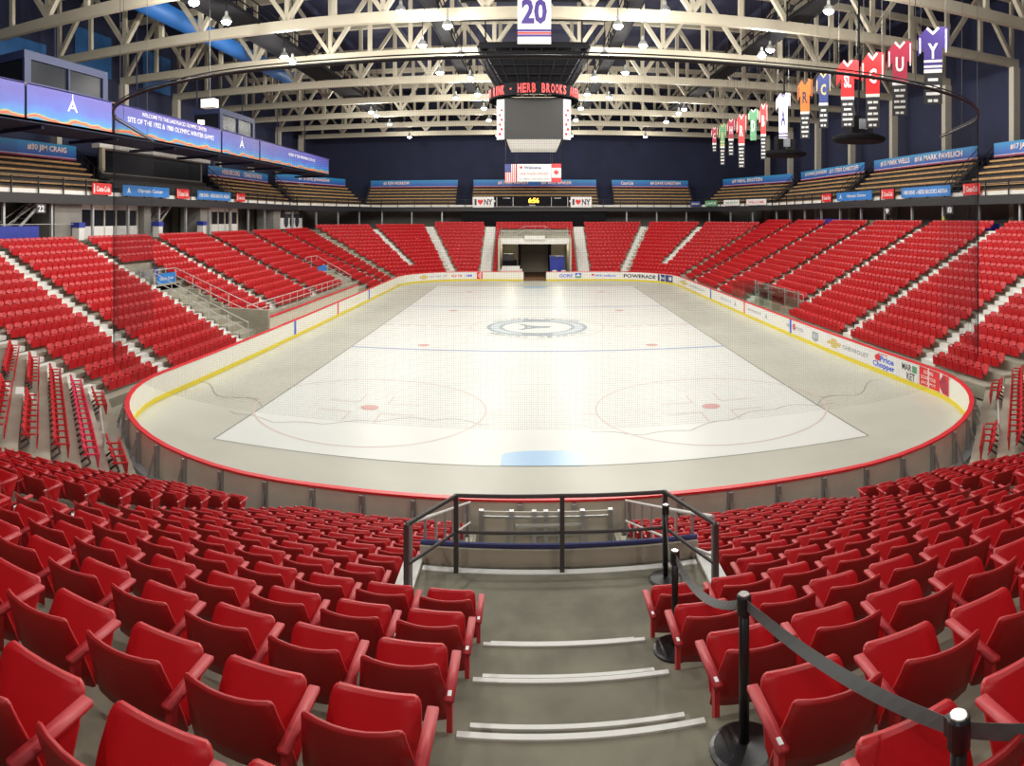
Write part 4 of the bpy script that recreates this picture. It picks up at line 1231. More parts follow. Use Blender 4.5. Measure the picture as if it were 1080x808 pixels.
# clock strip on the far balcony front
YS = 94.35
org = Vector((AX, YS, 9)); sb = empty('clock_board', org); tag(sb, 'long dark game clock board with amber digits on the far balcony front', 'clock board')
fr = frame((AX-.3, YS-.1, 0), (1,0,0), (0,0,1))
def fpart(draw, name, par=sb, o_=org, mdef=None):
    mb = MB(); draw(mb); mb.v = [tuple(Vector(p)-o_) for p in mb.v]; o = mb.obj(name, mdef); o.parent = par; return o
fpart(lambda t: (t.use('black'), put_panel(t, fr, -5.4, 5.4, 9.05, 10.5, .15)), 'housing')
def digs(t):
    t.use('clock_amber'); put_text(t, '6:56', fr, -.1+.3, 9.98, 1.5, .7, .01, .03)
fpart(digs, 'amber_digits')
def lits(t):
    t.use('label_white'); put_text(t, 'HOME', fr, -3.6, 10.3, 1.0, .14, .01); put_text(t, 'GUEST', fr, 3.6, 10.3, 1.0, .14, .01)
    put_text(t, 'PERIOD', fr, 0, 9.3, .9, .16, .01); put_rect(t, fr, -5.3, 5.3, 9.08, 9.12, .01)
    for x in (-2.7, 2.7, -5.0, 5.0): put_rect(t, fr, x-.03, x+.03, 9.1, 10.45, .01)
    for x in (-5.7+.35, 5.35-.0): put_rect(t, fr, x-.12, x+.12, 9.75, 10.0, .01)
fpart(lits, 'white_lettering')
for s, nm in ((-1,'left'),(1,'right')):
    f2 = frame((AX-.3+s*6.9, YS-.12, 0), (1,0,0), (0,0,1)); o2 = Vector((AX+s*6.9, YS, 9))
    mb = MB(); mb.use('sign_white'); put_panel(mb, f2, -1.5, 1.5, 9.0, 10.5, .1); o = mb.obj('slogan_sign'); tag(o, f'white I love NY sign at the {nm} end of the game clock', 'sign')
    t = MB(); t.use('text_dark'); put_text(t, 'I', f2, -1.1, 9.75, .3, .85, .01, .03); put_text(t, 'NY', f2, .7, 9.75, 1.2, .85, .01, .03)
    t.use('sign_red'); put_poly(t, f2, [(-.42+x*.45, 9.75+y*.45) for x, y in HEART][::-1], .012); q = t.obj('lettering'); q.parent = o

# flags and welcome board hung in front of the far banner
YF = 90.0
def hang(name, cx, wd, z0, z1, label, cat, draw):
    f = frame((cx, YF, z0), (1,0,0), (0,0,1)); mb = MB(); mb.use('sign_white'); put_panel(mb, f, -wd/2, wd/2, 0, z1-z0, .04); o = mb.obj(name); tag(o, label, cat)
    t = MB(); draw(t, f, wd, z1-z0); q = t.obj('printed_design'); q.parent = o
    c = MB(); 
    for x in (-wd/2+.1, wd/2-.1): c.tube([(cx+x,YF+.02,z1),(cx+x,YF+.02,25.2)], .012, 4)
    q = c.obj('hanging_wire', 'rail_dark'); q.parent = o
def us(t, f, W, H):
    t.use('text_red')
    for k in range(7):      # hung upright: stripes run down
        x = -W/2+W*(2*k)/13; put_rect(t, f, x, x+W/13, 0, H, .004)
    t.use('sign_navy'); put_rect(t, f, -W/2, W*.05, H*.55, H, .006)
def ca(t, f, W, H):
    t.use('sign_red'); put_rect(t, f, -W/2, W/2, H*.78, H, .004); put_rect(t, f, -W/2, W/2, 0, H*.25, .004)
    leaf = [(0,-.9),(.08,-.35),(.6,-.42),(.5,-.2),(.9,.15),(.7,.25),(.75,.5),(.45,.42),(.3,.6),(.2,.35),(.1,.8),(0,1),(-.1,.8),(-.2,.35),(-.3,.6),(-.45,.42),(-.75,.5),(-.7,.25),(-.9,.15),(-.5,-.2),(-.6,-.42),(-.08,-.35)]
    put_poly(t, f, [(x*.42, H*.52+y*.55) for x, y in leaf][::-1], .006)
def wel(t, f, W, H):
    t.use('sign_navy'); put_text(t, 'Welcome', f, -.2, H*.8, W*.5, .42, .006, .03)
    t.use('text_red'); put_text(t, 'LAKE PLACID HOCKEY', f, 0, H*.45, W*.85, .26, .006)
    put_poly(t, f, [(-W*.38+x*.25, H*.8+y*.25) for x, y in HEART][::-1], .006)
    t.use('text_grey'); put_text(t, 'OLYMPIC CENTER RINK', f, 0, H*.15, W*.9, .2, .006)
hang('flag', -2.86, 1.55, 12.3, 14.75, 'american flag hung left of the small welcome board', 'flag', us)
hang('flag', 3.28, 1.3, 12.3, 14.8, 'canadian flag hung right of the small welcome board', 'flag', ca)
hang('welcome_board', .3, 4.6, 12.4, 14.75, 'small white welcome board hung between the two flags', 'sign', wel)

# ------------------------------------------------------------------ concourse under the balcony
CXW = 33.9
struct(MB().box(AX-CXW-.2, AX-CXW, 2, 101, 5.6, 8.8).obj('wall_concourse_left', 'wall_grey'))
struct(MB().box(AX+CXW, AX+CXW+.2, 2, 101, 5.6, 8.8).obj('wall_concourse_right', 'wall_grey'))
struct(MB().box(-33.6, -10, 100.8, 101.0, 5.6, 8.8).obj('wall_concourse_far', 'wall_grey'))
struct(MB().box(10.5, 34.2, 100.8, 101.0, 5.6, 8.8).obj('wall_concourse_far', 'wall_grey'))
struct(MB().box(-10, 10.5, 94.9, 95.1, 6.0, 8.8).obj('wall_balcony_front', 'black'))
struct(bal_strip(MB(), [(AX-28.6,2),(AX-28.6,76),(AX-20,93.2),(AX+20,93.2),(AX+28.6,76),(AX+28.6,2)], 0, 6.5, 5.6, 6.0).obj('floor_upper_walk', 'concrete'))
# light steel posts under the balcony edge
pn = 0
for (a, b) in zip(bal_edge, bal_edge[1:]):
    L = math.hypot(b[0]-a[0], b[1]-a[1]); n = max(1, round(L/4.45))
    for j in range(n):
        x = a[0]+(b[0]-a[0])*j/n; y = a[1]+(b[1]-a[1])*j/n
        if y < 24: continue
        s = 1 if x > AX else -1
        if abs(x-AX) > 23: x += s*.65
        struct(MB().box(x-.09, x+.09, y-.09+(.6 if y > 90 else .1), y+.09+(.6 if y > 90 else .1), 5.9, 8.5).obj('pillar_balcony', 'galv'), 'slim steel pillar under the balcony edge')
# ticket and control booths on the left
def booth(y0, y1, label, n):
    X = AX-29.9; org = Vector((X, (y0+y1)/2, 6)); e = empty('control_booth', org); tag(e, label, 'booth')
    rpart(MB().box(X-2.4, X, y0, y1, 6.0, 6.9), 'lower_panel', 'label_white', e, org)
    rpart(MB().box(X-2.4, X, y0, y1, 8.1, 8.75), 'header', 'label_white', e, org)
    rpart(MB().box(X-2.3, X-.08, y0+.1, y1-.1, 6.9, 8.1), 'window_glass', 'glass_dark', e, org)
    for j in range(n+1):
        y = y0+(y1-y0)*j/n; rpart(MB().box(X-.1, X+.02, y-.06, y+.06, 6.0, 8.75), 'mullion', 'wall_beige', e, org)
    for j in range(n):
        y = y0+(y1-y0)*(j+.5)/n
        rpart(MB().box(X-.6, X-.5, y-.4, y+.3, 6.95, 7.3+.25*((j*7)%3)), 'desk_screen', 'wall_beige', e, org)
booth(36.9, 44.2, 'glazed white control booth below the left balcony, nearer one', 5)
booth(55.4, 62.8, 'glazed white control booth below the left balcony, further one', 5)
for y0, y1 in ((33.6,36.5),(44.4,45.4),(53.8,55.2),(71.5,73.6)):
    struct(MB().box(AX-31.5, AX-29.4, y0, y1, 5.9, 8.75).obj('wall_pier', 'wall_grey'), 'grey masonry pier below the left balcony')
po = MB().use('sign_white').box(AX-29.7, AX-29.6, 74.0, 81.8, 6.2, 7.5).use('rail_black').box(AX-29.7, AX-29.6, 74.0, 81.8, 7.5, 8.7).obj('wall_poster'); tag(po, 'black and white poster with round portraits below the left balcony', 'poster')
t = MB(); t.use('text_dark')
for j in range(3):
    f = frame((AX-29.55, 76+j*1.9, 7.1), (0,1,0), (0,0,1)); put_poly(t, f, [(.75*math.cos(a),.75*math.sin(a)) for a in [k*PI/8 for k in range(16)]], 0)
t.use('label_white'); put_text(t, 'CHAMPIONS', frame((AX-29.55, 78, 8.2), (0,1,0), (0,0,1)), 0, 0, 5, .4, 0)
q = t.obj('portrait_print'); q.parent = po
# section number sign
def secsign(px, X, num, lab):
    y = on_side(px, X); s = -1 if X < 0 else 1
    f = frame((X, y, 8.1), (0,-s,0), (0,0,1)); mb = MB(); mb.use('text_dark'); put_panel(mb, f, -.45, .45, -.3, .3, -.04); o = mb.obj('section_sign'); tag(o, lab, 'sign')
    t = MB(); t.use('sign_white'); put_text(t, num, (f[0]+f[1].cross(f[2])*.045,f[1],f[2]), 0, 0, .6, .42, .003, .03); q = t.obj('numeral'); q.parent = o
secsign(43, AX-28.8, '22', 'small section number sign under the left balcony edge'); secsign(936, AX+28.8, '9', 'small section number sign under the right balcony, further one'); secsign(1002, AX+28.8, '8', 'small section number sign under the right balcony, nearer one')
# zig-zag stairs behind the left stand
for y, lab in ((32.2,'nearer dark steel stair under the left balcony'),(48.8,'middle dark steel stair under the left balcony')):
    mb = MB(); X = AX-30.5
    for s in (-.5,.5): mb.bar((X+s,y-2.6,6.0),(X+s,y+1.0,8.7),.06,.2); mb.bar((X+s,y-2.6,7.0),(X+s,y+1.0,9.7-.9),.04,.06)
    for j in range(10): mb.box(X-.5, X+.5, y-2.6+.36*j, y-2.35+.36*j, 6.1+.27*j, 6.14+.27*j)
    tag(mb.obj('steel_stair', 'steel'), lab, 'stair')
# bins, barriers and counters on the left walk
for y, lab in ((35.6,'blue topped white bin at the head of the nearer left aisle'),(45.8,'blue topped white bin at the head of the second left aisle'),(53.3,'blue topped white bin beside the further control booth')):
    o = MB().use('label_white').box(AX-29.3, AX-28.7, y-.3, y+.3, 6.0, 6.85).use('bin_blue').box(AX-29.35, AX-28.65, y-.35, y+.35, 6.85, 7.2).obj('waste_bin'); tag(o, lab, 'bin')
o = MB().use('bin_blue').box(AX-29.2, AX-28.9, 25.0, 31.5, 6.0, 7.0).use('galv').tube([(AX-28.8,24,7.1),(AX-28.8,34.8,7.1)], .03, 6).obj('counter'); tag(o, 'blue counter with steel rail at the left edge above the seats', 'counter')
o = MB().box(AX+29.6, AX+30.3, 36.5, 43.5, 6.0, 7.1).obj('counter', 'bin_blue'); tag(o, 'dark blue counter behind the top seats on the right', 'counter')
o = MB().box(AX+29.6, AX+30.3, 60.0, 66.0, 6.0, 7.4).obj('counter', 'bin_blue'); tag(o, 'small blue counter further along the right upper walk', 'counter')
o = MB().use('kick_yellow').box(AX+28.9, AX+29.2, 41.3, 41.9, 6.0, 6.6).box(AX+29.0, AX+29.1, 41.5, 41.7, 6.6, 7.6).obj('mop_bucket'); tag(o, 'yellow mop bucket behind the top seats on the right', 'bucket')
o = MB().use('concrete').box(AX+28.9, AX+29.0, 51.8, 53.2, 5.9, 7.3).obj('door_panel'); tag(o, 'grey metal door panel behind the right top seats', 'door panel')
# ------------------------------------------------------------------ high gallery on the left with long banners
GX = -23.9
org = Vector((GX, 50, 12.6)); ga = empty('lighting_gallery', org); tag(ga, 'dark hanging gallery along the left side carrying the long banner', 'gallery')
rpart(MB().box(GX-3.2, GX-.05, 18, 76.5, 12.55, 12.75), 'deck', 'navy_wall', ga, org)
rpart(MB().box(GX-.12, GX-.05, 18, 76.5, 12.6, 14.3), 'front_panel', 'navy_wall', ga, org)
for y in range(20, 77, 7): rpart(MB().bar((GX-.3,y,12.45),(GX-4.2,y,12.45),.2,.2), 'support_beam', 'navy_wall', ga, org)
for y in range(22, 77, 9): rpart(MB().tube([(GX-2.9,y,12.7),(GX-2.9,y,25.2)], .05, 6), 'hanger', 'navy_wall', ga, org)
rpart(MB().bar((GX,18,14.52),(GX,76.5,14.52),.06,.06), 'hand_rail', 'brown', ga, org)
gb = [(18.0,25.2,'long sky printed banner at the left edge of the gallery',None),(25.4,32.9,'long banner with white arrow emblem beside the left edge','emblem'),
      (33.2,47.6,'long banner reading WELCOME TO THE LAKE PLACID OLYMPIC CENTER','welcome'),(47.9,55.3,'long banner with white arrow emblem beyond the welcome banner','emblem'),(55.6,76.2,'furthest long banner on the left gallery with small white words','home')]
for y0, y1, lab, kind in gb:
    L = y1-y0; yc = (y0+y1)/2
    o = MB().box(0, .03, -L/2, L/2, 0, 1.85).obj('gallery_banner', 'banner_sky', loc=(GX, yc, 12.72)); tag(o, lab, 'banner')
    t = MB(); t.use('sign_white'); f = frame((.035,0,0),(0,1,0),(0,0,1))
    if kind == 'emblem':
        put_poly(t, f, [(-.45,.75),(-.05,1.4),(.05,1.4),(.45,.75),(.3,.75),(0,1.2),(-.3,.75)], .005); put_rect(t, f, -.03, .03, 1.4, 1.75, .005); put_rect(t, f, -.2, .25, .92, 1.0, .006)
    if kind == 'welcome':
        put_text(t, 'WELCOME TO THE LAKE PLACID OLYMPIC CENTER', f, .3, 1.5, L*.62, .26, .005, .01); put_text(t, 'SITE OF THE 1932 & 1980 OLYMPIC WINTER GAMES', f, .1, 1.0, L*.82, .34, .005, .01)
    if kind == 'home': put_text(t, 'HOME OF THE 1980 MIRACLE ON ICE', f, 1.0, 1.2, L*.4, .3, .005, .01)
    if kind: q = t.obj('lettering'); q.parent = o
for y0, y1, lab in ((25.6,33.0,'blue framed glass cabin on the gallery at the upper left'),(48.2,55.2,'smaller looking blue framed cabin further along the gallery')):
    org = Vector((GX-.3,(y0+y1)/2,14.6)); e = empty('gallery_cabin', org); tag(e, lab, 'cabin'); X = GX-.35
    rpart(MB().box(X-2.4, X-.1, y0+.1, y1-.1, 14.6, 16.2), 'cabin_glass', 'glass_dark', e, org)
    rpart(MB().box(X-2.5, X, y0, y1, 15.95, 16.4), 'header', 'booth_blue', e, org)
    for yy in (y0+.25, (y0+y1)/2, y1-.25): rpart(MB().box(X-.14, X+.02, yy-(.25 if yy != (y0+y1)/2 else .06), yy+(.25 if yy != (y0+y1)/2 else .06), 12.9, 15.97), 'mullion', 'booth_blue', e, org)
    rpart(MB().box(X-2.45, X-.02, y0, y1, 14.0, 14.75), 'sill_panel', 'booth_blue', e, org)

# ------------------------------------------------------------------ scoreboard
SY = 47.0; so = Vector((.13, SY, 12.7)); se = empty('hanging_scoreboard', so); tag(se, 'black four sided scoreboard cube hung above centre ice', 'scoreboard')
cx = so.x
def sp_q(mb, name, m=None): return rpart(mb, name, m, se, so)
h0, h1 = 1.95, 1.95
sp_q(MB().box(cx-1.95, cx+1.95, SY-2.0, SY+2.0, 13.1, 15.9), 'cube_body', 'black')
sp_q(MB().box(cx-1.93, cx+1.93, SY-2.06, SY-2.0, 13.12, 15.85), 'screen', 'screen')
for s in (-1, 1):
    sp_q(MB().box(cx+s*1.95-(0 if s > 0 else .05), cx+s*1.95+(.05 if s > 0 else 0), SY-1.9, SY+1.9, 13.12, 15.85), 'side_screen', 'screen')
    q = MB(); q.use('sign_white'); q.prism([(cx+s*1.98,SY-2.04),(cx+s*2.50,SY-1.75),(cx+s*2.45,SY-1.68),(cx+s*1.98,SY-1.95)], 13.1, 15.8)
    q.use('sign_red')
    f = frame((cx+s*2.22, SY-1.93, 13.1), Vector((.52,.29*s,0)), (0,0,1))
    for j in range(6): put_poly(q, f, [(x*.12+(.08 if j % 2 else -.06), .35+j*.32+y*.12) for x, y in HEART][::-1], .04)
    q.use('text_grey'); put_poly(q, f, [(-.12,2.2),(0,2.5),(.12,2.2),(0,2.3)], .04)
    sp_q(q, 'corner_advert')
q = MB(); q.use('label_white')
q.faces([(cx-1.85,SY-2.0,13.1),(cx+1.85,SY-2.0,13.1),(cx+1.6,SY-1.2,12.55),(cx-1.6,SY-1.2,12.55),(cx-1.6,SY+1.2,12.55),(cx+1.6,SY+1.2,12.55),(cx+1.85,SY+2,13.1),(cx-1.85,SY+2,13.1)],
        [(0,1,2,3),(3,2,5,4),(4,5,6,7),(1,6,5,2),(0,3,4,7)])
sp_q(q, 'slanted_underside')
q = MB(); R1 = 3.15
for k in range(40):
    a, b = 2*PI*k/40, 2*PI*(k+1)/40
    q.prism([(cx+R1*math.cos(a),SY+R1*math.sin(a)),(cx+R1*math.cos(b),SY+R1*math.sin(b)),(cx+(R1-.12)*math.cos(b),SY+(R1-.12)*math.sin(b)),(cx+(R1-.12)*math.cos(a),SY+(R1-.12)*math.sin(a))], 15.95, 16.75)
sp_q(q, 'lettered_ring', 'black')
q = MB(); q.use('text_red'); txt = '1980 RINK - HERB BROOKS ARENA  '
for i, chh in enumerate(txt*2):
    if chh == ' ': continue
    a = -PI/2-(len(txt)/2-i-.5)*(PI/len(txt)); c = (cx+(R1+.02)*math.cos(a), SY+(R1+.02)*math.sin(a), 16.35)
    put_text(q, chh, frame(c, (-math.sin(a),math.cos(a),0), (0,0,1)), 0, 0, .26 if chh not in '-1I' else .12, .62 if chh != '-' else .1, .0, .03)
sp_q(q, 'ring_lettering')
q = MB()
for s in range(6):
    x = cx-1.2+.4*s; q.bar((x,SY-2.0,16.0 if s%2 else 16.7),(x+.4,SY-2.0,16.7 if s%2 else 16.0),.08)
sp_q(q, 'zigzag_frame', 'truss_cream')
# black winch frame above
q = MB()
B0, B1, T0, T1 = 2.3, 2.3, 3.6, 3.4
cb = [(cx-B0,SY-B1,16.8),(cx+B0,SY-B1,16.8),(cx+B0,SY+B1,16.8),(cx-B0,SY+B1,16.8)]; ct = [(cx-T0,SY-T1,19.0),(cx+T0,SY-T1,19.0),(cx+T0,SY+T1,19.0),(cx-T0,SY+T1,19.0)]
for i in range(4):
    j = (i+1)%4; q.bar(cb[i],cb[j],.14); q.bar(ct[i],ct[j],.2); q.bar(cb[i],ct[i],.16)
    for k in range(1,7):
        t_ = k/7; p = Vector(cb[i]).lerp(Vector(cb[j]),t_); p2 = Vector(ct[i]).lerp(Vector(ct[j]),t_); q.bar(p,p2,.08)
    for h in (.25,.5,.75): q.bar(Vector(cb[i]).lerp(Vector(ct[i]),h), Vector(cb[j]).lerp(Vector(ct[j]),h), .08)
sp_q(q, 'winch_frame', 'black')
q = MB(); q.faces([tuple(Vector(p)*1.0) for p in [(cx-2.1,SY-2.1,16.9),(cx+2.1,SY-2.1,16.9),(cx+2.1,SY+2.1,16.9),(cx-2.1,SY+2.1,16.9),(cx-3.3,SY-3.1,18.8),(cx+3.3,SY-3.1,18.8),(cx+3.3,SY+3.1,18.8),(cx-3.3,SY+3.1,18.8)]], [(0,3,2,1),(4,5,6,7),(0,1,5,4),(1,2,6,5),(2,3,7,6),(3,0,4,7)])
sp_q(q, 'speaker_shroud', 'black')
sp_q(MB().box(cx-3.6, cx+3.6, SY-3.4, SY+3.4, 19.1, 19.3).box(cx-4.6, cx+4.6, SY-5.2, SY-4.9, 20.2, 20.35).box(cx-4.6, cx+4.6, SY-5.2, SY-4.9, 21.4, 21.5), 'service_platform', 'black')
q = MB()
for s in (-1,1):
    for x in (1.0, 3.4): q.tube([(cx+s*x,SY,19),(cx+s*x,SY,25.2)], .05, 6)
sp_q(q, 'hoist_cable', 'black')


for ch_ in se.children: ch_.location.z -= .3
# retired number banner
org = Vector((.1, 34.0, 16.6)); YJ = 34.0
f = frame((.12, YJ, 16.35), (1,0,0), (0,0,1))
mb = MB(); mb.use('sign_white'); put_panel(mb, f, -.85, .85, 0, 3.2, .03); mb.use('sign_white'); put_panel(mb, f, -1.25, 1.25, 2.4, 3.2, .031)
o = mb.obj('number_banner'); tag(o, 'white jersey banner with purple number 20 at top centre', 'banner')
t = MB(); t.use('sign_purple'); put_text(t, '20', f, 0, 1.65, 1.3, 1.3, .01, .04); put_rect(t, f, -.85, .85, .62, .74, .01); put_rect(t, f, -.85, .85, .36, .48, .01)
t.use('text_red'); put_rect(t, f, -.85, .85, .50, .60, .01); q = t.obj('numeral'); q.parent = o
q = MB().tube([(-.8,YJ,19.5),(-.8,YJ,25.2)], .02, 5).tube([(1.0,YJ,19.5),(1.0,YJ,25.2)], .02, 5).obj('hanging_wire', 'galv'); q.parent = o

# jersey banners on the right
JB = [ # px centre, half width px, y top, y bottom, body, tail, stripe, text, label
 (984,16,28,110,'sign_purple','belt_strap','sign_white','Y','purple jersey banner with a white Y, nearest and largest'),
 (949,13,43,122,'sign_maroon','belt_strap','sign_white','U','crimson jersey banner with round white emblem beside the purple one'),
 (920.5,12,55,135,'sign_red','belt_strap','sign_white','C','bright red jersey banner with white yoke stripes and script'),
 (894,11.5,63,134,'sign_red','belt_strap','sign_white','SL','plain bright red jersey banner with joined letters'),
 (868.5,8,76,135,'sign_navy','belt_strap','sign_gold','C','navy jersey banner with a gold C'),
 (849,8,83,146,'sign_orange','belt_strap','text_dark','R','orange jersey banner on the right'),
 (826,7.5,98,146,'sign_white','sign_purple','sign_purple','A','white jersey banner with red mark and purple hem'),
 (805,4.5,109,168,'sign_red','belt_strap','sign_white','B','narrow red jersey banner beside the green one'),
 (794.5,5.5,115,148,'sign_green','sign_green','sign_white','D','short green jersey banner without a dark tail'),
 (782,5.5,120,177,'sign_red','belt_strap','sign_white','R','red jersey banner with the longest dark tail'),
 (771,4.5,125,164,'sign_maroon','belt_strap','sign_white','H','maroon jersey banner between red and dark green ones'),
 (762,4,130,174,'sign_green','belt_strap','sign_gold','V','dark green jersey banner with yellow hem'),
 (753.5,3.5,134,160,'sign_maroon','belt_strap','sign_white','C','small dark maroon jersey banner, furthest of the line')]
JX = 16.6
for (pc, hw, yt, yb, body, tail, stp, tx_, lab) in JB:
    th = px_th(pc); Yb = JX/math.tan(th); d = math.hypot(JX, Yb); zt = CZ+(230-yt)/F*d; zb = CZ+(230-yb)/F*d
    W = 2*hw/F*d*1.02; H = zt-zb; org = Vector((JX, Yb, zb))
    tilt = .55 if pc > 900 else .35
    rdir = Vector((math.cos(th), -math.sin(th), 0)); 
    rdir = (rdir+Vector((0,-.25,0))).normalized()
    f = frame(org, rdir, (0,0,1))
    e = empty('jersey_banner', org); tag(e, lab, 'banner')
    def jp(draw, nm):
        mb = MB(); draw(mb); mb.v = [tuple(Vector(p)-org) for p in mb.v]; q = mb.obj(nm); q.parent = e
    has_tail = tail == 'belt_strap'
    zs = H*.45 if has_tail and H > 2.6 else H*.35 if has_tail else H*.0
    bw = W*.30
    def cloth(t):
        t.use(body); 
        outl = [(-bw,zs),(bw,zs),(bw,H*.72),(W*.5,H*.60+.1*H),(W*.5,H*.98),(W*.18,H),(0,H*.94),(-W*.18,H),(-W*.5,H*.86),(-W*.5,H*.62),(-bw,H*.72)]
        o_, r_, u_ = f; n_ = r_.cross(u_)
        vs = [o_+r_*x+u_*y for x, y in outl]+[o_+r_*x+u_*y-n_*.03 for x, y in outl]; N = len(outl)
        t.faces(vs, [tuple(range(N)), tuple(range(2*N-1,N-1,-1))]+[(i,N+i,N+(i+1)%N,(i+1)%N) for i in range(N)])
    jp(cloth, 'jersey')
    if zs > 0:
        def tl(t): t.use('rail_black' if tail == 'belt_strap' else tail); put_panel(t, f, -bw, bw, 0, zs, .03)
        jp(tl, 'dark_tail')
        def tt(t):
            t.use('label_white'); n = max(3, int(zs/.26)); 
            for i in range(n):
                w2 = bw*(.75 if i % 3 else .55); y0 = zs*(i+.3)/n
                if i == n-1: put_rect(t, f, -bw, bw, zs-.16, zs, .008)
                elif i % 2 == 0: put_rect(t, f, -w2, -.03, y0, y0+zs*.42/n, .008); put_rect(t, f, .03, w2, y0, y0+zs*.42/n, .008)
                else: put_rect(t, f, -w2, w2, y0, y0+zs*.42/n, .008)
        jp(tt, 'year_lettering')
    def em(t):
        t.use(stp)
        put_text(t, tx_, f, 0, (zs+H*.92)/2, bw*1.1, (H-zs)*.36, .01, .03)
        put_poly(t, f, [(-W*.17,H*.995),(0,H*.93),(0,H*.89),(-W*.22,H*.97)], .01); put_poly(t, f, [(W*.17,H*.995),(W*.22,H*.97),(0,H*.89),(0,H*.93)], .01)
        for s in (-1, 1):
            if tx_ != 'SL':
                xs = sorted((s*W*.40, s*W*.45)); put_rect(t, f, xs[0], xs[1], H*.66, H*(.86 if s < 0 else .96), .01)
        if pc > 970 or tx_ == 'V' or tx_ == 'A':
            for q_ in (0, .07): put_rect(t, f, -bw, bw, zs+H*(.02+q_), zs+H*(.05+q_), .01)
    jp(em, 'emblem')
    def wr(t): t.use('rail_dark'); t.tube([tuple(f[0]+f[1]*(-W*.4)+f[2]*H*.9),tuple(f[0]+f[1]*(-W*.4)+f[2]*(25.2-zb))], .012, 4); t.tube([tuple(f[0]+f[1]*(W*.4)+f[2]*H*.95),tuple(f[0]+f[1]*(W*.4)+f[2]*(25.2-zb))], .012, 4)
    jp(wr, 'hanging_wire')

# speaker clusters hung on the right and left
def speaker(x, y, z, lab, r=1.5):
    e = empty('speaker_cluster', (x,y,z)); tag(e, lab, 'loudspeaker')
    q = MB().lathe([(r*.9,0),(r,.12),(r,.25),(r*.8,.4)], 20).obj('round_tray', 'black'); q.parent = e
    q = MB().box(-.7,-.1,-.5,.3,.4,1.5).obj('loudspeaker_box', 'black'); q.parent = e
    q = MB().box(.1,.7,-.5,.3,.4,1.3).obj('loudspeaker_box', 'rail_black'); q.parent = e
    q = MB().box(-.25,.25,-.6,-.5,.7,1.3).obj('loudspeaker_grille', 'text_grey'); q.parent = e
    q = MB().tube([(0,0,1.4),(0,0,25.2-z)], .06, 6).obj('hanger', 'black'); q.parent = e
speaker(18.6, 35.0, 12.0, 'black round speaker tray hung beside the crimson jersey banner', 1.6)
speaker(18.8, 47.5, 12.2, 'black round speaker tray hung behind the orange jersey banner', 1.7)
# small white box unit near the left pipe
o = MB().use('label_white').box(-18.45, -17.6, 34.2, 34.8, 13.9, 14.4).use('rail_dark').tube([(-18.0,34.5,14.4),(-18.0,34.5,19.6)], .02, 6).obj('projector'); tag(o, 'small white box hung below the left catwalk', 'projector')
o = MB().box(-24.1, -23.7, 44.2, 44.5, 14.55, 14.85).obj('flood_lamp', 'warm_glow'); tag(o, 'small warm spotlight on the left gallery', 'lamp')
# exit marker on the right
o = MB().use('sign_red').box(16.6, 16.75, 18.9, 19.5, 9.9, 10.7).use('label_white').box(16.55, 16.6, 19.0, 19.4, 10.0, 10.6).obj('hanging_card'); 
bpy.data.objects.remove(o)

# ------------------------------------------------------------------ far gate
GY = FYF; GZ = 4.85
struct(MB().box(AX-GHW, AX+GHW, 93.0, 93.2, -.03, 5.4).obj('wall_gate_back', 'wall_beige'))
for s, nm in ((-1,'left'),(1,'right')):
    struct(MB().box(AX+s*GHW-.1, AX+s*GHW+.1, GY, 93, -.03, 5.0).obj('wall_gate_side', 'wall_beige'), f'beige {nm} wall of the gate room')
struct(MB().box(AX-GHW, AX+GHW, GY+1.0, GY+1.5, GZ-.55, GZ+.15).obj('beam_gate_lintel', 'white_paint'), 'white lintel above the far gate')
struct(MB().box(AX-1.3, AX+1.3, GY+.8, GY+1.4, GZ+.0, GZ+.45).obj('trim_gate_crown', 'white_paint'), 'raised white middle of the gate lintel')
struct(MB().box(AX-1.4, AX+1.4, GY+1.2, GY+3.4, GZ+.2, GZ+.6).obj('trim_camera_stand', 'concrete_light'))
for k in range(11):
    pass
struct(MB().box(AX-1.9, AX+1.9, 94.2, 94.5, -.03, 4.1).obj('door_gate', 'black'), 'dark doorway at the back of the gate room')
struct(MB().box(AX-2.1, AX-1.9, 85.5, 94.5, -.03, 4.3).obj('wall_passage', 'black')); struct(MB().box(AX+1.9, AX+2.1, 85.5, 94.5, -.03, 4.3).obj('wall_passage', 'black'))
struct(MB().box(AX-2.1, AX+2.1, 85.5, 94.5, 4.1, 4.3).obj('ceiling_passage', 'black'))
struct(MB().box(AX-2.0, AX+2.0, BY1+.2, 99.4, -.02, .01).obj('floor_passage', 'brown'))
# mirror-like plastic in doorway, machine, pallets, blue bin, cones
e = empty('ice_machine', (-2.8, 84.5, 0)); tag(e, 'dark machine parked on the left inside the far gate', 'machine')
for nm, b, m in (('machine_body',(-.9,.9,-1,1,.6,2.2),'black'),('machine_cab',(-.8,.5,-1.0,.9,2.2,3.0),'rail_black'),('machine_base',(-.9,.9,-1.1,1.1,.3,.6),'iron')):
    q = MB().box(*b).obj(nm, m); q.parent = e
for i_ in range(4):
    q = MB().tube([(-.95 if i_ % 2 else .65, -.8 if i_ < 2 else .8, .32),(-.65 if i_ % 2 else .95, -.8 if i_ < 2 else .8, .32)], .32, 12).obj('wheel', 'black'); q.parent = e
o = MB().box(-3.9,-1.2,81.6,83.0,0,1.2).box(-3.7,-1.5,81.8,82.8,1.2,1.6).obj('stacked_netting_frame', 'label_white'); tag(o, 'low pile of pale folded panels in front of the dark machine', 'panels')
o = MB().box(-3.85,-3.0,88.0,89.0,0,2.3).obj('brown_crate', 'brown'); tag(o, 'brown crate left of the dark machine in the gate room', 'crate')
e = empty('blue_bin', (3.15, 84.0, 0)); tag(e, 'big blue bin on the right inside the far gate', 'bin')
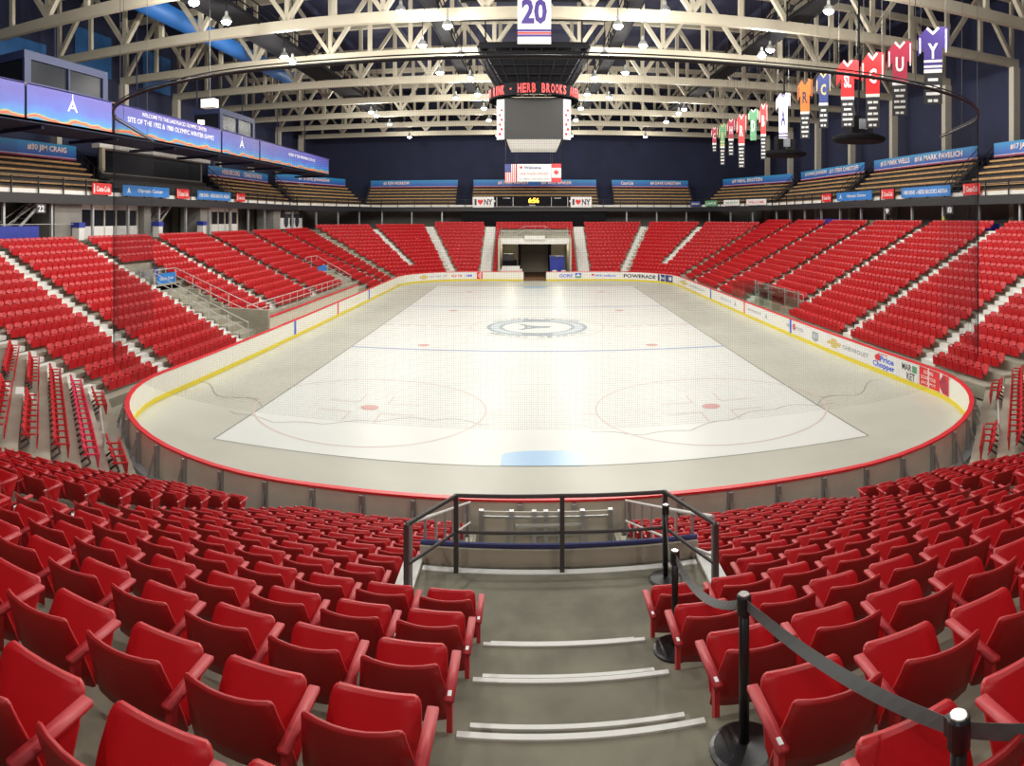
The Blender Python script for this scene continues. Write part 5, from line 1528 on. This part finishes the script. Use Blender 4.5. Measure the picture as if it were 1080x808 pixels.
q = MB().box(-.9,.9,-.8,.8,.15,2.5).obj('bin_body','bin_blue'); q.parent = e; q = MB().box(-.95,.95,-.9,.9,2.5,2.75).obj('bin_lid','sign_navy'); q.parent = e
for x, y, lab in ((2.8,82.2,'white topped orange barrier bag left of the pair by the blue bin'),(3.9,82.2,'white topped orange barrier bag right of the pair by the blue bin')):
    o = MB().use('label_white').lathe([(.45,0),(.42,.8),(.25,1.1)], 12, (x,y,0)).use('cone_orange').box(x-.2,x+.25,y-.5,y-.42,.1,.6).obj('salt_tub'); tag(o, lab, 'tub')
# gate room lamps
struct(MB().box(AX-GHW-.1, AX+GHW+.1, GY+1.2, 93.6, 5.0, 5.3).obj('floor_over_gate', 'concrete_light'), 'deck above the far gate')

for s in (-1, 1):
    l = bpy.data.lights.new('gate_room_light', 'POINT'); l.energy = 200; l.color = (1,.88,.66); l.shadow_soft_size = .3
    e = empty('ceiling_lamp', (AX+s*3.1, 86, 4.75)); tag(e, f'ceiling lamp in the {"left" if s<0 else "right"} half of the gate room', 'lamp')
    q = MB().box(-.6,.6,-.12,.12,0,.08).obj('tube', 'room_glow'); q.parent = e
    lo = bpy.data.objects.new('tube_light', l); COL.objects.link(lo); lo.parent = e; lo.location = (0,0,-.3)
# rails above the gate
def rail_run(pts, z0s, label, m='rail_light', h=1.0, posts=2.0, name='stand_railing'):
    org = Vector((*pts[0], z0s[0])); e = empty(name, org); tag(e, label, 'railing')
    for hh in (h, h*.5): rpart(MB().tube([(p[0],p[1],z+hh) for p, z in zip(pts, z0s)], .028, 6), 'rail', m, e, org)
    for (a, za), (b, zb) in zip(zip(pts, z0s), list(zip(pts, z0s))[1:]):
        L = math.hypot(b[0]-a[0], b[1]-a[1]); n = max(1, round(L/posts))
        for j in range(n+1):
            t_ = j/n; x, y, z = a[0]+(b[0]-a[0])*t_, a[1]+(b[1]-a[1])*t_, za+(zb-za)*t_
            if j < n or (b, zb) == (pts[-1], z0s[-1]): rpart(MB().tube([(x,y,z),(x,y,z+h)], .024, 6), 'post', m, e, org)
rail_run([(AX-GHW,GY+1.2),(AX-2.2,GY+1.2),(AX-1.3,GY+1.2),(AX+1.3,GY+1.2),(AX+2.2,GY+1.2),(AX+GHW,GY+1.2)], [5.0,5.0,5.6,5.6,5.0,5.0], 'light railing along the top of the far gate', 'galv', .9, 1.6)
for s, nm in ((-1,'left'),(1,'right')):
    rail_run([(AX+s*(GHW+.1),GY),(AX+s*(GHW+.1),GY+9.6)], [.5,5.3], f'sloping light railing along the {nm} side of the far gate', 'rail_light', .9, 2.4)
# left vomitory: platform, walls, railings
org = None
struct(MB().box(-24.6, -22.0, 35.0, 37.8, 2.4, 3.25).obj('floor_camera_platform', 'white_paint'), 'white camera platform halfway up the left stand')
struct(MB().box(-22.0, BX-SXF, 37.5, 37.8, -.03, 1.9).obj('wall_vomitory', 'concrete_light')); 
mb = MB()
for k in range(7):
    x1 = BX-SXF-k*SP; mb.box(x1-SP, x1, 37.55, 37.85, -.03, .35+.375*k+.35)
    mb.box(x1-SP, x1, 34.95, 35.15, -.03, .35+.375*k+.10)
struct(mb.obj('wall_vomitory_side', 'concrete_light'), 'grey concrete side walls of the left exit way')
rail_run([(BX-SXF-.2,37.7),(-22.2,37.7),(-22.2,35.2),(-24.4,35.2)], [.8,3.25,3.25,3.25], 'light railing round the white camera platform on the left', 'rail_light', 1.0, 1.3)
rail_run([(BX-SXF-.2,35.05),(-22.2,35.05)], [.6,3.2], 'light sloping railing on the near side of the left exit way', 'rail_light', .9, 1.3)
rail_run([(BX-SXF-2*SP+.05,37.9),(BX-SXF-2*SP+.05,60.4)], [1.2,1.2], 'long light railing in front of the left stand behind the benches', 'rail_light', .85, 1.5)
o = MB().use('sign_blue').box(-22.15, -22.1, 35.3, 37.5, 3.3, 4.0).obj('platform_banner'); tag(o, 'small blue banner on the white camera platform in the left stand', 'banner')
t = MB(); t.use('sign_white'); put_text(t, 'Olympic Center', frame((-22.09,36.4,3.65),(0,1,0),(0,0,1)), 0,0,1.7,.25,.005); q = t.obj('lettering'); q.parent = o
e = empty('plastic_chair', (-22.8, 36.6, 3.25)); tag(e, 'blue chair standing on the white camera platform', 'chair')
for nm, b in (('seat',(-.25,.25,-.25,.25,.42,.47)),('backrest',(-.28,-.22,-.25,.25,.45,1.0))): q = MB().box(*b).obj(nm,'bin_blue'); q.parent = e
for x in (-.22,.22):
    for y in (-.22,.22): q = MB().tube([(x,y,0),(x,y,.43)], .018, 6).obj('leg','steel'); q.parent = e
o = MB().use('galv').box(-23.6,-23.1,35.4,35.9,3.25,4.1).obj('equipment_case'); tag(o, 'grey equipment case on the camera platform', 'case')
# second left camera spot
o = MB().use('sign_blue').box(-20.4,-20.3,61.5,64.0,2.0,2.8).obj('platform_banner'); tag(o, 'small blue banner on the further exit way of the left stand', 'banner')
rail_run([(-17.8,64.2),(-21.4,64.2),(-21.4,61.0)], [.8,2.7,2.7], 'light railing round the further exit way of the left stand', 'rail_light', 1.0, 1.3)
# team benches behind left boards
bw_ = empty('team_bench_wall', (-17.2, 50, 0)); tag(bw_, 'long low beige wall with red top behind the left boards', 'low wall'); bo = Vector((-17.2,50,0))
rpart(MB().box(BX-BW-1.9, BX-BW-1.75, 37.8, 61.5, 0, 1.15), 'wall_panel', 'board_back', bw_, bo)
rpart(MB().box(BX-BW-1.95, BX-BW-1.7, 37.8, 61.5, 1.15, 1.2), 'red_rail', 'board_cap', bw_, bo)
for y in (41.5, 48.0, 54.5): 
    rpart(MB().box(BX-BW-1.6, BX-BW-1.1, y, y+3.5, .42, .47), 'bench_top', 'wall_beige', bw_, bo)
    rpart(MB().box(BX-BW-1.5, BX-BW-1.4, y+.1, y+3.4, 0, .42), 'bench_support', 'steel', bw_, bo)
# penalty box on the right
pbx = empty('penalty_box', (AX+BW+1, 48, 0)); tag(pbx, 'glass walled penalty box behind the right boards', 'penalty box'); po_ = Vector((AX+BW+1,48,0))
X0, X1 = BX+BW+.2, BX+BW+2.2
for y in (43.4, 46.0, 49.5, 52.6): rpart(MB().box(X0, X1, y-.03, y+.03, .1, 2.3), 'side_glass', 'plexi', pbx, po_)
rpart(MB().box(X1, X1+.04, 43.4, 52.6, .9, 2.3), 'back_glass', 'plexi', pbx, po_)
rpart(MB().box(X1, X1+.08, 43.4, 52.6, 0, .9), 'back_panel', 'label_white', pbx, po_)
for y in (44.7, 47.8, 51.0): rpart(MB().box(X0+1.4, X0+1.9, y-1.0, y+1.0, .4, .46), 'bench_top', 'label_white', pbx, po_)
for y in (43.4, 46.0, 49.5, 52.6): rpart(MB().box(X1-.03, X1+.07, y-.05, y+.05, 0, 2.35), 'frame_post', 'galv', pbx, po_)
rail_run([(X1+.3,43.2),(X1+.3,52.8)], [1.2,1.2], 'light railing behind the penalty box on the right', 'rail_light', .9, 1.5)
rail_run([(BX-12.6,15.9),(BX-14.3,18.0)], [.1,.1], 'short light handrail in the near left corner by the boards', 'rail_light', 1.0, 1.0)
rail_run([(BX+12.6,15.9),(BX+14.3,18.0)], [.1,.1], 'short light handrail in the near right corner by the boards', 'rail_light', 1.0, 1.0)
